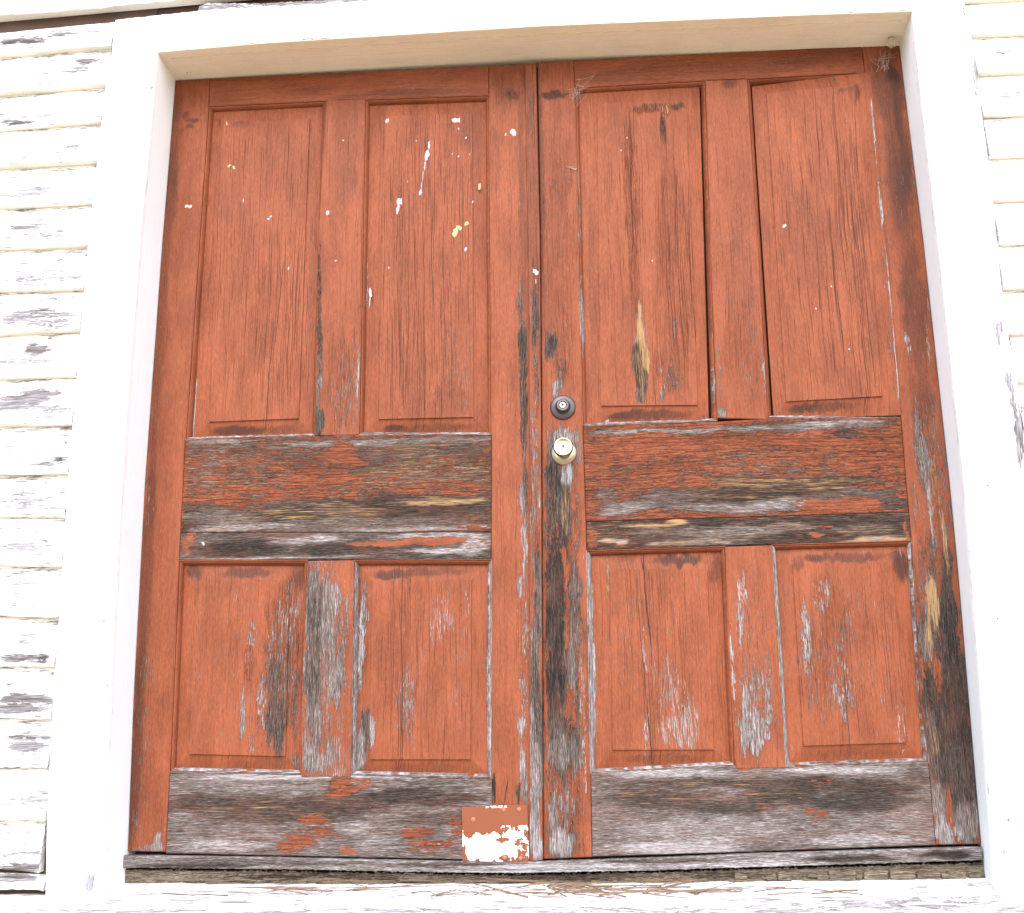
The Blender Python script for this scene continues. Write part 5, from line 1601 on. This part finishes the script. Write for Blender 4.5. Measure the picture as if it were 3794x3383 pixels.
tube(mb, [(nx_, -0.045, nz_ + 0.005), (nx_ - 0.002, -0.042, nz_ + 0.016), (nx_ - 0.004, -0.04, nz_ + 0.030)], 0.0035, 0.006, ns=7)
mb.build('stalk', M_NEST, nest)

# dried mud daubs on the soffit, left end
mb = MB()
for (x, z), r in zip([(0.0475,2.1453), (0.0583,2.1366), (0.0665,2.1492), (0.0397,2.1523)], (0.006, 0.005, 0.004, 0.003)):
    y = -0.04 + rnd.uniform(-0.008, 0.008)
    g = (y + 0.155) / 0.155
    zc = float(fF(x) * (1 - g) + fB(x) * g)
    V = [(x, y, zc - r * 0.5)]
    for i in range(9):
        a = i / 9 * 2 * math.pi
        q = r * rnd.uniform(0.7, 1.25)
        V.append((x + q * math.cos(a), y + q * math.sin(a), zc + 0.001))
    mb.add(V, [(0, 1 + i, 1 + (i + 1) % 9) for i in range(9)])
o = mb.build('mud_daub', M_RUST, origin=(0.06, -0.04, 2.14))
tag(o, 'rusty brown dried mud daubs on the soffit at its left end', 'mud daub')


def web(name, centre, anchors, n, label, spread, r=0.00035, strands=2):
    mb = MB()
    c = Vector(centre)
    A_ = [Vector(a) for a in anchors]
    nodes = list(A_)
    for i in range(n):
        a = rnd.choice(nodes)
        b = c + Vector((rnd.gauss(0, spread[0]), rnd.gauss(0, spread[1]), rnd.gauss(0, spread[2])))
        b.y = min(b.y, -0.0015)
        pts = []
        for k in range(6):
            f = k / 5
            p = a.lerp(b, f)
            p.z -= 0.18 * (a - b).length * f * (1 - f)
            p.x += rnd.gauss(0, 0.001)
            p.z += rnd.gauss(0, 0.001)
            pts.append(tuple(p))
        tube(mb, pts, r * rnd.uniform(0.6, 1.3), ns=3)
        if rnd.random() < 0.5:
            nodes.append(b)
    o = mb.build(name, M_WEB, origin=tuple(c))
    return tag(o, label, 'cobweb', 'cobwebs on the right leaf')


w1 = [(1.1723,2.0490), (1.1682,2.0556), (1.1939,2.0606), (1.1653,1.9969), (1.2083,2.0630), (1.2235,2.0974), (1.1295,2.0464), (1.1543,2.0133), (1.1711,2.0045)]
web('cobweb', (w1[0][0], -0.006, w1[0][1]), [(p[0], -0.002, p[1]) for p in w1[1:]], 34, 'tangled white cobweb over the top left corner of the right leaf panel', (0.014, 0.004, 0.018), r=0.00024)
w2 = [(1.1495,1.8098), (1.1371,1.8150), (1.1592,1.8078), (1.1679,1.8197), (1.1438,1.8054)]
web('cobweb', (w2[0][0], -0.006, w2[0][1]), [(p[0], -0.003, p[1]) for p in w2[1:]], 7, 'short white strand of cobweb at the left edge of the tall right leaf panel', (0.006, 0.002, 0.002), r=0.0006)
w3 = [(2.0379,2.1050), (2.0255,2.1215), (2.0532,2.1216), (2.0740,2.1220), (2.0344,2.0657), (2.0447,2.0730), (2.0317,2.1132), (1.9965,2.1072)]
web('cobweb', (w3[0][0], -0.012, w3[0][1]), [(p[0], -0.006, p[1]) for p in w3[1:]], 26, 'thin cobweb threads dangling below the wasp nest in the corner', (0.010, 0.005, 0.020), r=0.00024)


def sill_z(x, y):
    z = np.interp(-y, [-0.05, 0.02, 0.09, 0.155, 0.19, 0.1985], [-0.066, -0.0745, -0.0825, -0.0895, -0.0935, -0.0965])
    return float(z) + sag(x)


def needle(x, y, ang, L_, bend, lift, n_in=1):
    mb = MB()
    for q in range(n_in):
        a = ang + (rnd.uniform(-0.22, 0.22) if n_in > 1 else 0)
        b_ = bend + rnd.uniform(-0.3, 0.3) * (n_in > 1)
        pts, px, py = [], x, y
        for k in range(9):
            f = k / 8
            yy = max(-0.195, min(-0.022, py))
            pts.append((px, yy, sill_z(px, yy) + 0.0014 + lift * f * (1 - 0.5 * f) + 0.0006 * q))
            px += math.cos(a + b_ * f) * L_ / 8
            py += math.sin(a + b_ * f) * L_ / 8 * 0.75
        tube(mb, pts, 0.0012, 0.0006, ns=5)
    z0 = sill_z(x, y)
    return mb.build('pine_needle', M_NEEDLE, origin=(x, y, z0))


for i in range(60):                                              # fallen bundles, thickest left of the middle
    x = rnd.choice((rnd.gauss(0.95, 0.18), rnd.gauss(0.85, 0.3), rnd.uniform(0.3, 1.9), rnd.gauss(1.28, 0.12)))
    x = max(0.25, min(1.95, x))
    y = rnd.uniform(-0.17, -0.04)
    o = needle(x, y, rnd.choice((0, math.pi)) + rnd.gauss(0, 0.5), rnd.uniform(0.09, 0.20), rnd.uniform(-0.5, 0.5), rnd.choice((0, 0.006, 0.018, 0.030)), rnd.choice((1, 1, 2, 3)))
    tag(o, 'thin dry brown pine needle lying among others on the white sill', 'pine needle', 'pine needles on the sill')
mb = MB()
tw = [(0.3551,-0.1292), (0.3940,-0.1161), (0.4076,-0.0985), (0.4251,-0.0874), (0.4394,-0.0864)]
tube(mb, [(x, -0.12 + 0.012 * i - 0.03, sill_z(x, -0.13) + 0.003 + 0.003 * i) for i, (x, z) in enumerate(tw)], 0.0022, 0.0012, ns=6)
(ox, oz) = tw[2]
o = mb.build('grey_twig', M_TWIG, origin=(ox, -0.12, sill_z(ox, -0.12)))
tag(o, 'curved grey twig lying on the white sill left of the pine needles', 'twig')

# ================================================================== GROUND
mb = MB()
V = []
N = 60
for j in range(N):
    for i in range(N):
        x = -60 + 120 * i / (N - 1)
        y = -80 + 100 * j / (N - 1)
        V.append((x, y, -1.30 + 0.02 * math.sin(x * 0.7) * math.sin(y * 0.6)))
mb.grid(V, N, N)
g = NT('dry_grass_and_needles')
tc = g.t.nodes.new('ShaderNodeTexCoord').outputs['Object']
f1, f2 = g.noise(tc, 5.0, 0.6, 1.1), g.noise(tc, 6.0, 0.7, 14.0)
g.set(g.bsdf.inputs['Base Color'], g.mix(g.step(f1, 0.35, 0.65), g.mix(f2, (0.38, 0.29, 0.19), (0.52, 0.42, 0.30)), g.mix(f2, (0.34, 0.26, 0.16), (0.46, 0.37, 0.25))))
g.bsdf.inputs['Roughness'].default_value = 0.95
o = mb.build('ground', g.m)
tag(o, kind='structure')
